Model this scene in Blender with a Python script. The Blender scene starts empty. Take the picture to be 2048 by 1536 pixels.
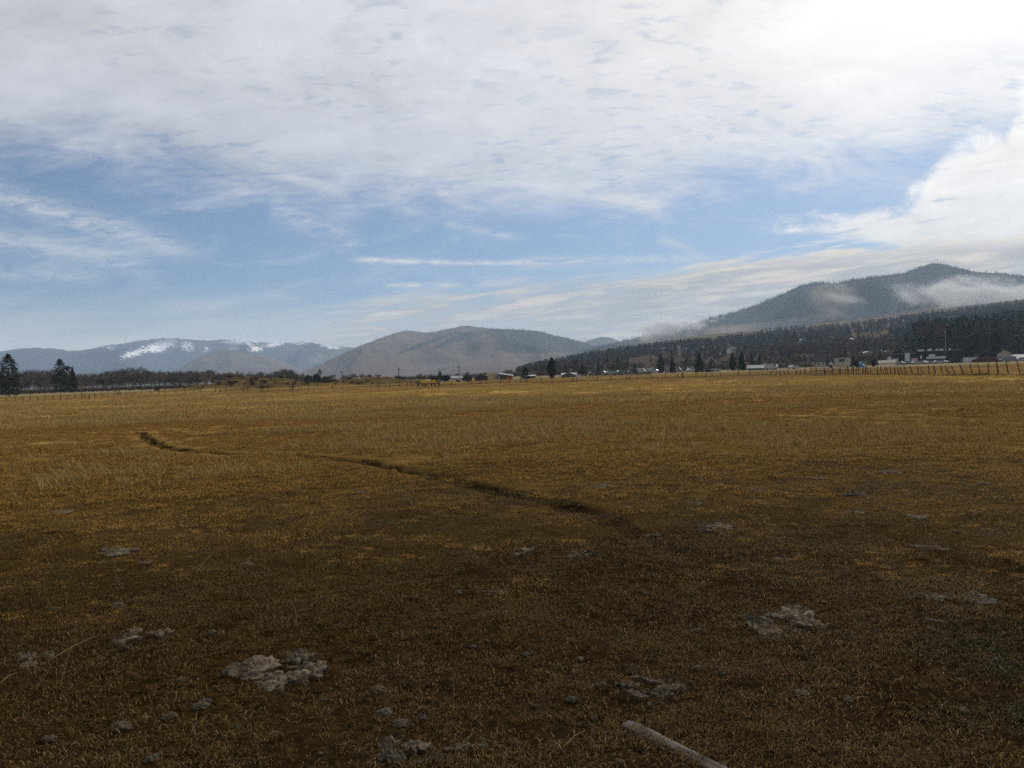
import bpy, bmesh, math, random
import numpy as np
from mathutils import Vector, Matrix

random.seed(7)
RNG = np.random.default_rng(7)
sc = bpy.context.scene
COL = sc.collection
rad = math.radians

# ------------------------------------------------------------------ camera
F, CX, CY = 1774.0, 1024.0, 768.0           # focal length and centre measured on the 2048x1536 photograph
CAM_H = 1.8
ROLL, PITCH = rad(1.85), math.atan(22 / F)
cam_d = bpy.data.cameras.new('camera')
cam = bpy.data.objects.new('camera', cam_d)
COL.objects.link(cam)
cam_d.sensor_width = 36.0
cam_d.lens = 36.0 * F / 2048.0
cam_d.clip_start = 0.05
cam_d.clip_end = 60000
sr, cr, sp, cp = math.sin(ROLL), math.cos(ROLL), math.sin(PITCH), math.cos(PITCH)
cam.matrix_world = Matrix(((cr, sr, 0, 0), (-sr * sp, cr * sp, -cp, 0), (-sr * cp, cr * cp, sp, CAM_H), (0, 0, 0, 1)))
sc.camera = cam


def ray(px, py):
    u, v = (px - CX) / F, (CY - py) / F
    ul, vl = u * cr + v * sr, -u * sr + v * cr
    return Vector((ul, cp + vl * sp, vl * cp - sp)).normalized()


def azel(px, py):
    d = ray(px, py)
    return math.degrees(math.atan2(d.x, d.y)), math.degrees(math.asin(d.z))


def hz(px):                                   # height of the horizon in the photograph at px
    u = (px - CX) / F
    return CY - F * (math.tan(PITCH) + u * sr) / cr


def gp(px, py, z=0.0):                        # point of the flat ground seen at a photo position
    d = ray(px, py)
    t = (z - CAM_H) / d.z
    return Vector((d.x * t, d.y * t, z))


def at(px, D, z=0.0):                         # point at horizontal distance D in the direction of px
    a = rad(azel(px, hz(px))[0])
    return Vector((math.sin(a) * D, math.cos(a) * D, z))


def zat(px, py, D):                           # height seen at (px, py) at distance D
    d = ray(px, py)
    return CAM_H + D * d.z / math.hypot(d.x, d.y)


def dist(px, base):                           # distance of a thing standing on flat ground with its base at that row
    return CAM_H * F / max(2.5, base - hz(px))


# ------------------------------------------------------------------ sky, sun, exposure
SUN_AZ, SUN_EL = 33.0, 30.0
world = bpy.data.worlds.new('World')
sc.world = world
world.use_nodes = True
wt = world.node_tree
wt.nodes.clear()


class G:
    """small helper to write node expressions"""
    def __init__(s, nt):
        s.nt = nt

    def node(s, t, **kw):
        n = s.nt.nodes.new(t)
        for k, v in kw.items():
            setattr(n, k, v)
        return n

    def put(s, sock, v):
        if v is None:
            return
        if hasattr(v, 'is_output'):
            s.nt.links.new(v, sock)
        else:
            sock.default_value = v

    def m(s, op, a, b=None, c=None, clamp=False):
        n = s.node('ShaderNodeMath', operation=op, use_clamp=clamp)
        for i, v in enumerate((a, b, c)):
            s.put(n.inputs[i], v)
        return n.outputs[0]

    def vm(s, op, a, b=None):
        n = s.node('ShaderNodeVectorMath', operation=op)
        s.put(n.inputs[0], a)
        s.put(n.inputs[1], b)
        return n.outputs['Value'] if op in ('DOT_PRODUCT', 'LENGTH') else n.outputs[0]

    def xyz(s, v):
        n = s.node('ShaderNodeSeparateXYZ')
        s.put(n.inputs[0], v)
        return n.outputs

    def comb(s, x, y, z):
        n = s.node('ShaderNodeCombineXYZ')
        for i, v in enumerate((x, y, z)):
            s.put(n.inputs[i], v)
        return n.outputs[0]

    def noise(s, vec, scale, detail=4, rough=0.5, dist=0.0, color=False):
        n = s.node('ShaderNodeTexNoise')
        s.put(n.inputs['Vector'], vec)
        n.inputs['Scale'].default_value = scale
        n.inputs['Detail'].default_value = detail
        n.inputs['Roughness'].default_value = rough
        n.inputs['Distortion'].default_value = dist
        return n.outputs['Color' if color else 0]

    def smooth(s, v, a, b, lo=0.0, hi=1.0):
        n = s.node('ShaderNodeMapRange', interpolation_type='SMOOTHSTEP')
        s.put(n.inputs['Value'], v)
        for k, x in zip(('From Min', 'From Max', 'To Min', 'To Max'), (a, b, lo, hi)):
            s.put(n.inputs[k], x)
        return n.outputs[0]

    def mix(s, f, a, b, kind='MIX'):
        n = s.node('ShaderNodeMix', data_type='RGBA', blend_type=kind)
        s.put(n.inputs[0], f)
        for sock, v in ((n.inputs[6], a), (n.inputs[7], b)):
            s.put(sock, v if hasattr(v, 'is_output') else (*v, 1.0))
        return n.outputs[2]

    def curve(s, v, pts):                     # piecewise curve through (x, y) points, both in 0..1
        n = s.node('ShaderNodeFloatCurve')
        s.put(n.inputs['Value'], v)
        c = n.mapping.curves[0]
        pts = sorted(pts)
        while len(c.points) < len(pts):
            c.points.new(0.5, 0.5)
        for p, (x, y) in zip(c.points, pts):
            p.location = (x, y)
            p.handle_type = 'AUTO_CLAMPED'
        n.mapping.update()
        return n.outputs[0]


def build_sky():
    g = G(wt)
    d = g.node('ShaderNodeTexCoord').outputs['Generated']
    x, y, z = g.xyz(d)
    az = g.m('MULTIPLY', g.m('ARCTAN2', x, y), 180 / math.pi)
    el = g.m('MULTIPLY', g.m('ARCSINE', z), 180 / math.pi)
    sky = g.node('ShaderNodeTexSky', sky_type='NISHITA')
    sky.sun_disc = False
    sky.sun_elevation = rad(SUN_EL)
    sky.sun_rotation = rad(SUN_AZ)
    sky.altitude = 1000
    sky.air_density = 1.0
    sky.dust_density = 0.6
    sky.ozone_density = 2.0
    # cloud deck coordinates: a plane above the place
    zz = g.m('ADD', g.m('MAXIMUM', z, 0.0), 0.28)
    P = g.comb(g.m('DIVIDE', x, zz), g.m('DIVIDE', y, zz), 0.0)
    mp = g.node('ShaderNodeMapping')
    g.put(mp.inputs['Vector'], P)
    mp.inputs['Rotation'].default_value = (0, 0, rad(-32))
    mp.inputs['Scale'].default_value = (1.5, 2.2, 1)
    PS = mp.outputs[0]
    mp2 = g.node('ShaderNodeMapping')
    g.put(mp2.inputs['Vector'], P)
    mp2.inputs['Rotation'].default_value = (0, 0, rad(-14))
    mp2.inputs['Scale'].default_value = (2.4, 5.2, 1)
    PR = mp2.outputs[0]
    big = g.noise(P, 2.2, 6, 0.55, 0.5)
    wisp = g.noise(PS, 2.6, 9, 0.62, 0.7)
    rip = g.noise(PR, 7.0, 6, 0.6, 0.5)
    puff = g.noise(P, 10.0, 9, 0.62, 0.7)
    A = g.comb(g.m('MULTIPLY', az, 0.034), g.m('SUBTRACT', g.m('MULTIPLY', el, 0.30), g.m('MULTIPLY', az, 0.02)), 0.0)
    strat = g.noise(A, 2.2, 8, 0.58, 0.35)
    strat2 = g.noise(A, 6.0, 8, 0.6, 0.3)
    A2 = g.comb(g.m('MULTIPLY', az, 0.1), g.m('MULTIPLY', el, 0.16), 5.7)
    cum = g.noise(A2, 2.8, 12, 0.66, 0.5)
    azn = g.m('ADD', g.m('DIVIDE', az, 360.0), 0.5)

    def edge(pts, ends):                      # photo points -> curve el(az); ends: (el behind-left, el behind-right)
        q = [azel(*p) for p in pts]
        q = [(-179, ends[0]), (q[0][0] - 12, ends[0])] + q + [(q[-1][0] + 14, ends[1]), (179, ends[0])]
        c = g.curve(azn, [(a / 360 + 0.5, e / 60 + 0.3) for a, e in q])
        return g.m('MULTIPLY', g.m('SUBTRACT', c, 0.3), 60.0)

    # glow of the sun behind the clouds
    s = Vector((math.sin(rad(SUN_AZ)) * math.cos(rad(SUN_EL)), math.cos(rad(SUN_AZ)) * math.cos(rad(SUN_EL)), math.sin(rad(SUN_EL))))
    dot = g.vm('DOT_PRODUCT', d, tuple(s))
    ang = g.m('MULTIPLY', g.m('ARCCOSINE', g.m('MINIMUM', dot, 0.99999)), 180 / math.pi)
    glow = g.m('POWER', 2.718, g.m('MULTIPLY', ang, -1 / 20.0))
    col = g.vm('MULTIPLY', sky.outputs[0], (0.30, 0.415, 0.535))
    col = g.mix(g.m('MULTIPLY', glow, 0.6, clamp=True), col, (9.0, 9.6, 10.6))
    # pale air near the horizon
    hor = g.smooth(g.m('ADD', el, g.m('MULTIPLY', g.m('SUBTRACT', strat, 0.5), 5.0)), 1.6, 6.0, 1.0, 0.0)
    col = g.mix(g.m('MULTIPLY', hor, 0.95), col, (6.3, 6.1, 5.2))
    # thin cirrus over the blue
    thin = g.m('MULTIPLY', g.smooth(wisp, 0.45, 0.78), 0.34)
    col = g.mix(thin, col, (5.6, 5.9, 6.4))
    # separate streaks
    fib = g.noise(PS, 9.0, 6, 0.65, 0.8)
    for (a, b, w, k) in (((-60, 372), (425, 515), 22, .58), ((-60, 470), (330, 532), 20, .5), ((-60, 540), (240, 556), 14, .35),
                         ((530, 408), (735, 492), 20, .5), ((690, 519), (1130, 527), 5.0, .95), ((1000, 524), (1500, 512), 9, .55),
                         ((880, 445), (1050, 478), 8, .45), ((1060, 352), (1380, 432), 16, .6), ((430, 300), (720, 398), 10, .5),
                         ((1310, 470), (1400, 505), 12, .4), ((760, 571), (940, 570), 5, .8)):
        (a0, e0), (a1, e1) = azel(*a), azel(*b)
        L = math.hypot(a1 - a0, e1 - e0)
        ux, uy = (a1 - a0) / L, (e1 - e0) / L
        da, de = g.m('SUBTRACT', az, a0), g.m('SUBTRACT', el, e0)
        t = g.m('DIVIDE', g.m('ADD', g.m('MULTIPLY', da, ux), g.m('MULTIPLY', de, uy)), L)
        pd = g.m('SUBTRACT', g.m('MULTIPLY', da, uy), g.m('MULTIPLY', de, ux))
        pd = g.m('ADD', pd, g.m('MULTIPLY', g.m('SUBTRACT', strat, 0.5), w / 20))
        q = g.m('DIVIDE', pd, w / 31.0)
        body = g.m('POWER', 2.718, g.m('MULTIPLY', g.m('MULTIPLY', q, q), -1.0))
        ends = g.m('MULTIPLY', g.smooth(t, 0.0, 0.12), g.smooth(t, 0.75, 1.0, 1.0, 0.0))
        f = g.m('MULTIPLY', g.m('MULTIPLY', body, ends), g.m('MULTIPLY', g.smooth(fib, 0.25, 0.7), k * 1.15), clamp=True)
        col = g.mix(f, col, (6.3, 6.3, 6.2))
    # high sheet of cloud across the upper sky
    b1 = edge([(-40, 322), (120, 322), (250, 345), (400, 372), (560, 392), (720, 408), (880, 420), (1040, 420), (1200, 420),
               (1360, 396), (1440, 362), (1560, 352), (1750, 338), (1900, 318), (2080, 300)], (11.0, 14.0))
    n1 = g.m('ADD', g.m('MULTIPLY', g.m('SUBTRACT', wisp, 0.5), 7.0), g.m('MULTIPLY', g.m('SUBTRACT', rip, 0.5), 2.6))
    up = g.m('SUBTRACT', el, b1)
    fa = g.smooth(g.m('ADD', up, n1), -1.9, 3.4)
    fade = g.smooth(up, 0.0, 9.0, 0.80, 0.98)
    hole = g.m('MULTIPLY', g.smooth(rip, 0.50, 0.34), g.smooth(big, 0.62, 0.38))
    holes2 = g.m('MULTIPLY', g.smooth(puff, 0.46, 0.30), g.smooth(up, 6.0, 11.0))
    fa = g.m('MULTIPLY', fa, g.m('SUBTRACT', fade, g.m('ADD', g.m('MULTIPLY', hole, 0.34), g.m('MULTIPLY', holes2, 0.10))), clamp=True)
    br = g.m('ADD', 4.5, g.m('MULTIPLY', g.m('SUBTRACT', wisp, 0.5), 2.2))
    br = g.m('ADD', br, g.m('MULTIPLY', g.m('SUBTRACT', big, 0.5), 2.2))
    br = g.m('ADD', br, g.m('MULTIPLY', g.m('SUBTRACT', puff, 0.5), 1.7))
    br = g.m('ADD', br, g.m('MULTIPLY', glow, 9.0))
    sheet = g.vm('MULTIPLY', g.comb(br, br, br), g.mix(g.smooth(glow, .1, .4), (0.99, 1.0, 1.045), (1.03, 1.0, 0.97)))
    col = g.mix(fa, col, sheet)
    # cumulus bank at the right
    b3lo = edge([(1440, 462), (1500, 468), (1600, 474), (1720, 487), (1790, 500), (1850, 560), (2050, 900)], (60.0, -20.0)) if False else edge([(1500, 466), (1600, 473), (1720, 487), (1790, 505), (1850, 560), (2050, 800)], (7.0, -8.0))
    b3 = edge([(1400, 640), (1480, 474), (1560, 446), (1680, 422), (1780, 400), (1840, 372), (1870, 310), (1920, 268), (2000, 238), (2050, 150)], (-8.0, 24.0))
    lo = g.m('ADD', g.m('SUBTRACT', b3, el), g.m('MULTIPLY', g.m('SUBTRACT', cum, 0.5), 5.6))
    fc = g.m('MULTIPLY', g.smooth(lo, -0.2, 1.4), g.smooth(g.m('ADD', g.m('SUBTRACT', el, b3lo), g.m('MULTIPLY', g.m('SUBTRACT', strat2, 0.5), 2.0)), -0.2, 0.7))
    fc = g.m('MULTIPLY', fc, g.smooth(strat2, 0.30, 0.40, 0.35, 1.0))
    cb = g.m('ADD', g.m('ADD', 5.4, g.m('MULTIPLY', glow, 8.0)), g.m('MULTIPLY', g.m('SUBTRACT', cum, 0.5), 4.0))
    cb = g.m('ADD', cb, g.m('MULTIPLY', g.m('SUBTRACT', strat2, 0.5), 2.6))
    col = g.mix(fc, col, g.vm('MULTIPLY', g.comb(cb, cb, cb), (1.02, 1.0, 0.965)))
    # low grey stratus over the hills
    b2 = edge([(640, 640), (740, 590), (800, 578), (900, 566), (1010, 552), (1120, 545), (1260, 541), (1400, 522), (1500, 507), (1700, 490),
               (1850, 478), (2060, 468)], (-8.0, 9.0))
    ls = g.m('ADD', g.m('SUBTRACT', b2, el), g.m('MULTIPLY', g.m('SUBTRACT', strat2, 0.5), 2.6))
    f2 = g.smooth(ls, g.smooth(az, 2.0, 14.0, -0.5, -0.1), g.smooth(az, 2.0, 14.0, 2.2, 0.5))
    gap = g.m('MULTIPLY', g.smooth(strat2, 0.52, 0.40), g.smooth(az, 12.0, -4.0))
    f2 = g.m('MULTIPLY', f2, g.m('SUBTRACT', 0.97, g.m('MULTIPLY', gap, 0.7)))
    gray = g.m('ADD', 3.25, g.m('MULTIPLY', g.smooth(strat2, 0.38, 0.70), 2.6))
    gray = g.m('ADD', gray, g.m('MULTIPLY', g.m('SUBTRACT', strat, 0.5), 4.0))
    gray = g.m('ADD', gray, g.m('MULTIPLY', g.smooth(ls, 0.9, 0.1), 1.8))
    gray = g.m('ADD', gray, g.m('MULTIPLY', glow, 2.6))
    col = g.mix(f2, col, g.vm('MULTIPLY', g.comb(gray, gray, gray), g.mix(g.smooth(strat2, 0.42, 0.62), (1.05, 1.0, 0.93), (1.16, 1.03, 0.82))))
    bg = g.node('ShaderNodeBackground')
    g.put(bg.inputs['Color'], col)
    bg.inputs['Strength'].default_value = 0.125
    out = g.node('ShaderNodeOutputWorld')
    wt.links.new(bg.outputs[0], out.inputs['Surface'])


build_sky()
sun_d = bpy.data.lights.new('sun', 'SUN')
sun_d.energy = 3.2
sun_d.angle = rad(10)
sun_d.color = (1.0, 0.93, 0.82)
sun = bpy.data.objects.new('sun', sun_d)
COL.objects.link(sun)
sun.rotation_euler = (rad(90 - SUN_EL), 0, rad(180 - SUN_AZ))
sc.view_settings.view_transform = 'Standard'
sc.view_settings.look = 'None'
sc.view_settings.exposure = 0.0
sc.view_settings.gamma = 1.0
sc.view_settings.use_curve_mapping = False
sc.render.engine = 'CYCLES'
cy = sc.cycles
cy.use_denoising = False
cy.use_adaptive_sampling = False
cy.max_bounces = 5
cy.diffuse_bounces = 2
cy.glossy_bounces = 2
cy.transparent_max_bounces = 8
cy.volume_bounces = 3
cy.sample_clamp_indirect = 1.5
cy.sample_clamp_direct = 5.0


# ------------------------------------------------------------------ numpy noise
def _hash(ix, iy, seed):
    h = (ix * 374761393 + iy * 668265263 + seed * 974634777) & 0xFFFFFFFF
    h = ((h ^ (h >> 13)) * 1274126177) & 0xFFFFFFFF
    return ((h ^ (h >> 16)) & 0xFFFF) / 65535.0


def vnoise(x, y, seed=0):
    x, y = np.asarray(x, float), np.asarray(y, float)
    ix, iy = np.floor(x).astype(np.int64), np.floor(y).astype(np.int64)
    fx, fy = x - ix, y - iy
    fx, fy = fx * fx * (3 - 2 * fx), fy * fy * (3 - 2 * fy)
    a, b = _hash(ix, iy, seed), _hash(ix + 1, iy, seed)
    c, e = _hash(ix, iy + 1, seed), _hash(ix + 1, iy + 1, seed)
    return (a * (1 - fx) + b * fx) * (1 - fy) + (c * (1 - fx) + e * fx) * fy


def fbm(x, y, o=4, seed=0, gain=0.5):
    t, amp, s = 0.0, 1.0, 0.0
    for k in range(o):
        t = t + amp * vnoise(np.asarray(x) * 2 ** k + 17.3 * k, np.asarray(y) * 2 ** k - 9.1 * k, seed + k)
        s += amp
        amp *= gain
    return t / s


def sstep(v, a, b):
    t = np.clip((np.asarray(v, float) - a) / (b - a), 0, 1)
    return t * t * (3 - 2 * t)


def seg_dist(x, y, pts):
    best = np.full(np.shape(x), 1e9)
    for (x0, y0), (x1, y1) in zip(pts[:-1], pts[1:]):
        dx, dy = x1 - x0, y1 - y0
        t = np.clip(((x - x0) * dx + (y - y0) * dy) / (dx * dx + dy * dy), 0, 1)
        best = np.minimum(best, np.hypot(x - x0 - t * dx, y - y0 - t * dy))
    return best


ONES = ['', 'first', 'second', 'third', 'fourth', 'fifth', 'sixth', 'seventh', 'eighth', 'ninth', 'tenth', 'eleventh', 'twelfth', 'thirteenth', 'fourteenth',
        'fifteenth', 'sixteenth', 'seventeenth', 'eighteenth', 'nineteenth']


def nth(k):                                   # 0 -> first
    k += 1
    if k < 20:
        return ONES[k]
    t, u = divmod(k, 10)
    return {2: 'twenty', 3: 'thirty', 4: 'forty', 5: 'fifty'}[t] + '-' + ONES[u] if u else {2: 'twentieth', 3: 'thirtieth', 4: 'fortieth', 5: 'fiftieth'}[t]


# ------------------------------------------------------------------ object helpers
def tag(o, label=None, cat=None, group=None, kind=None):
    for k, v in (('label', label), ('category', cat), ('group', group), ('kind', kind)):
        if v:
            o[k] = v
    return o


def link(name, me, parent=None, mat=None):
    o = bpy.data.objects.new(name, me)
    COL.objects.link(o)
    if parent:
        o.parent = parent
    if mat:
        me.materials.clear()
        for m_ in (mat if isinstance(mat, (list, tuple)) else [mat]):
            me.materials.append(m_)
    return o


def empty(name, loc, rz=0.0, **kw):
    o = bpy.data.objects.new(name, None)
    o.empty_display_size = 0.2
    COL.objects.link(o)
    o.location = loc
    o.rotation_euler = (0, 0, rz)
    return tag(o, **kw)


def children(o):
    return [c for c in bpy.data.objects if c.parent == o]


def copy_tree(o, kids, loc, rz=0.0, scale=1.0):
    c = o.copy()
    COL.objects.link(c)
    c.location = loc
    c.rotation_euler = (0, 0, rz)
    c.scale = (scale,) * 3 if not isinstance(scale, tuple) else scale
    for k in kids:
        kc = k.copy()
        COL.objects.link(kc)
        kc.parent = c
    return c


class MB:
    """collects faces, then links them as one mesh object"""
    def __init__(s):
        s.v, s.f, s.mi, s.tint = [], [], [], []

    def face(s, pts, mi=0):
        n = len(s.v)
        s.v += [tuple(p) for p in pts]
        s.f.append(tuple(range(n, n + len(pts))))
        s.mi.append(mi)

    def raw(s, verts, faces, mi=0):
        n = len(s.v)
        s.v += [tuple(p) for p in verts]
        s.f += [tuple(i + n for i in f) for f in faces]
        s.mi += [mi] * len(faces)

    def box(s, x0, x1, y0, y1, z0, z1, mi=0):
        v = [(x, y, z) for z in (z0, z1) for y in (y0, y1) for x in (x0, x1)]
        s.raw(v, [(0, 2, 3, 1), (4, 5, 7, 6), (0, 1, 5, 4), (2, 6, 7, 3), (0, 4, 6, 2), (1, 3, 7, 5)], mi)

    def tube(s, a, b, ra, rb=None, n=6, mi=0, cap=True):
        a, b = Vector(a), Vector(b)
        rb = ra if rb is None else rb
        d = (b - a).normalized()
        u = d.orthogonal().normalized()
        w = d.cross(u)
        vs = []
        for c, r in ((a, ra), (b, rb)):
            vs += [c + (u * math.cos(2 * math.pi * k / n) + w * math.sin(2 * math.pi * k / n)) * r for k in range(n)]
        fs = [(k, (k + 1) % n, n + (k + 1) % n, n + k) for k in range(n)]
        if cap:
            fs += [tuple(range(n - 1, -1, -1)), tuple(range(n, 2 * n))]
        s.raw(vs, fs, mi)

    def gable(s, x0, x1, y0, y1, z0, z1, mi=0, along='x'):      # solid roof prism
        if along == 'x':
            ym = (y0 + y1) / 2
            v = [(x0, y0, z0), (x0, y1, z0), (x0, ym, z1), (x1, y0, z0), (x1, y1, z0), (x1, ym, z1)]
        else:
            xm = (x0 + x1) / 2
            v = [(x1, y0, z0), (x0, y0, z0), (xm, y0, z1), (x1, y1, z0), (x0, y1, z0), (xm, y1, z1)]
        s.raw(v, [(0, 2, 1), (3, 4, 5), (0, 3, 5, 2), (1, 2, 5, 4), (0, 1, 4, 3)], mi)

    def mesh(s, name, smooth=False):
        me = bpy.data.meshes.new(name)
        me.from_pydata(s.v, [], s.f)
        me.polygons.foreach_set('material_index', s.mi)
        if smooth:
            me.polygons.foreach_set('use_smooth', [True] * len(s.f))
        me.update()
        return me

    def build(s, name, mat, parent=None, smooth=False):
        return link(name, s.mesh(name, smooth), parent, mat)


def grid_mesh(name, X, Y, Z, wrap=False, smooth=True):
    n, m_ = X.shape
    co = np.stack([X, Y, Z], -1).reshape(-1, 3).astype(np.float32)
    i, j = np.meshgrid(np.arange(n - 1), np.arange(m_ if wrap else m_ - 1), indexing='ij')
    j2 = (j + 1) % m_
    q = np.stack([i * m_ + j, (i + 1) * m_ + j, (i + 1) * m_ + j2, i * m_ + j2], -1).reshape(-1, 4)
    me = bpy.data.meshes.new(name)
    me.vertices.add(len(co))
    me.vertices.foreach_set('co', co.ravel())
    me.loops.add(q.size)
    me.loops.foreach_set('vertex_index', q.ravel().astype(np.int32))
    me.polygons.add(len(q))
    me.polygons.foreach_set('loop_start', np.arange(0, q.size, 4, dtype=np.int32))
    me.polygons.foreach_set('use_smooth', np.full(len(q), smooth))
    me.update(calc_edges=True)
    return me


def attr(me, name, vals, kind='FLOAT'):
    a = me.attributes.new(name, kind, 'POINT')
    a.data.foreach_set('value' if kind != 'FLOAT_VECTOR' else 'vector', np.asarray(vals).ravel())


# ------------------------------------------------------------------ materials
def mat(name, col, rough=0.9, var=0.25, scale=3.0, bump=0.0, spec=0.2, metallic=0.0, build=None, coords='Object'):
    m_ = bpy.data.materials.new(name)
    m_.use_nodes = True
    nt = m_.node_tree
    g = G(nt)
    b = nt.nodes['Principled BSDF']
    b.inputs['Roughness'].default_value = rough
    b.inputs['Specular IOR Level'].default_value = spec
    b.inputs['Metallic'].default_value = metallic
    co = g.node('ShaderNodeTexCoord').outputs[coords]
    if build:
        c, h = build(g, co)
    else:
        n = g.noise(co, scale, 5, 0.6)
        c = g.mix(g.smooth(n, 0.25, 0.75), tuple(x * (1 - var) for x in col), tuple(min(1, x * (1 + var)) for x in col))
        h = n
    g.put(b.inputs['Base Color'], c)
    if bump:
        bn = g.node('ShaderNodeBump')
        bn.inputs['Strength'].default_value = 0.8
        bn.inputs['Distance'].default_value = bump
        g.put(bn.inputs['Height'], h)
        nt.links.new(bn.outputs[0], b.inputs['Normal'])
    return m_


def aval(g, name):
    n = g.node('ShaderNodeAttribute', attribute_name=name)
    return n.outputs['Fac']


def tinted(name, lo, hi, rough=0.85, attrname='tint', trans=0.0):
    """colour from a per-piece tint stored with the mesh"""
    def bd(g, co):
        t = aval(g, attrname)
        return g.mix(t, lo, hi), t
    m_ = mat(name, lo, rough, build=bd, spec=0.04)
    return m_


# ================================================================== THE LAND
TRAIL = [gp(*p).xy for p in ((1290, 1075), (1215, 1037), (1120, 1008), (1000, 984), (880, 955), (800, 938), (740, 925), (660, 918),
                             (560, 912), (450, 909), (370, 904), (318, 893), (293, 878), (284, 866))]
TRAIL = [(p.x, p.y) for p in TRAIL]
WEED_LINE = [at(p, D) for p, D in ((1560, 140), (1720, 128), (1850, 110), (2000, 98), (2200, 84))]
WEED_LINE = [(p.x, p.y) for p in WEED_LINE]
MOUND_A, MOUND_B = at(505, 195), at(745, 205)


def slope_h(x, y):                            # rising ground on the right, beyond the field
    D = np.hypot(x, y)
    a = np.degrees(np.arctan2(x, y))
    top = np.interp(a, [-60, -4, 0, 3, 7, 12, 18, 25, 31, 45, 70], [0, 0, 6, 22, 62, 84, 96, 118, 133, 140, 0])
    t = np.clip((D - 480) / (2300 - 480), 0, 1.0)
    h = top * t ** 1.15
    h = h + top / 120 * 9 * (fbm(x / 260, y / 260, 4, 21) - 0.5) * sstep(D, 520, 1100)
    return h * sstep(D, 450, 620)


def macro_h(x, y):
    x, y = np.asarray(x, float), np.asarray(y, float)
    D = np.hypot(x, y)
    h = slope_h(x, y)
    h = h + 0.28 * (fbm(x / 22, y / 22, 3, 3) - 0.5) * sstep(D, 8, 40) * sstep(D, 420, 160)
    for c, (sx, sy, hh) in ((MOUND_A, (17, 6.5, 2.3)), (MOUND_B, (12, 6, 1.9))):
        e = ((x - c.x) / sx) ** 2 + ((y - c.y) / sy) ** 2
        h = h + hh * np.exp(-e * 1.3) * (0.55 + 0.9 * fbm(x / 5, y / 5, 3, 9))
    return h


def bareness(x, y):                           # 1 = trampled bare soil, 0 = closed grass
    D = np.hypot(x, y)
    n = fbm(x / 1.7, y / 1.7, 4, 31)
    b = sstep(10 - D + (n - 0.5) * 9 + (fbm(x / 5, y / 5, 3, 37) - .5) * 6 + np.clip(x, -3, 4) * 0.5, -5, 10)
    tr = sstep(0.30 - seg_dist(x, y, TRAIL) + (fbm(x / .5, y / .5, 2, 5) - .5) * .3, 0, 0.25)
    return np.clip(np.maximum(b * (0.45 + 0.9 * n), tr), 0, 1)


def micro_h(x, y):
    D = np.hypot(x, y)
    k = sstep(D, 70, 25)
    h = 0.075 * (fbm(x / 0.55, y / 0.55, 3, 11) - 0.5) + 0.04 * (fbm(x / 0.13, y / 0.13, 3, 12) - 0.5) * sstep(D, 22, 10)
    td = seg_dist(x, y, TRAIL) + (vnoise(x / .6, y / .6, 8) - .5) * 0.12
    h = h - 0.13 * sstep(td, 0.26, 0.08) * sstep(np.hypot(x - TRAIL[0][0], y - TRAIL[0][1]), .8, 3.2) * sstep(np.hypot(x - TRAIL[-1][0], y - TRAIL[-1][1]), .3, 2.5) + 0.008 * np.exp(-((td - 0.42) / 0.14) ** 2)
    return h * k


def ground_z(x, y):
    return float(macro_h(x, y) + micro_h(np.asarray(x, float), np.asarray(y, float)))


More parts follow.
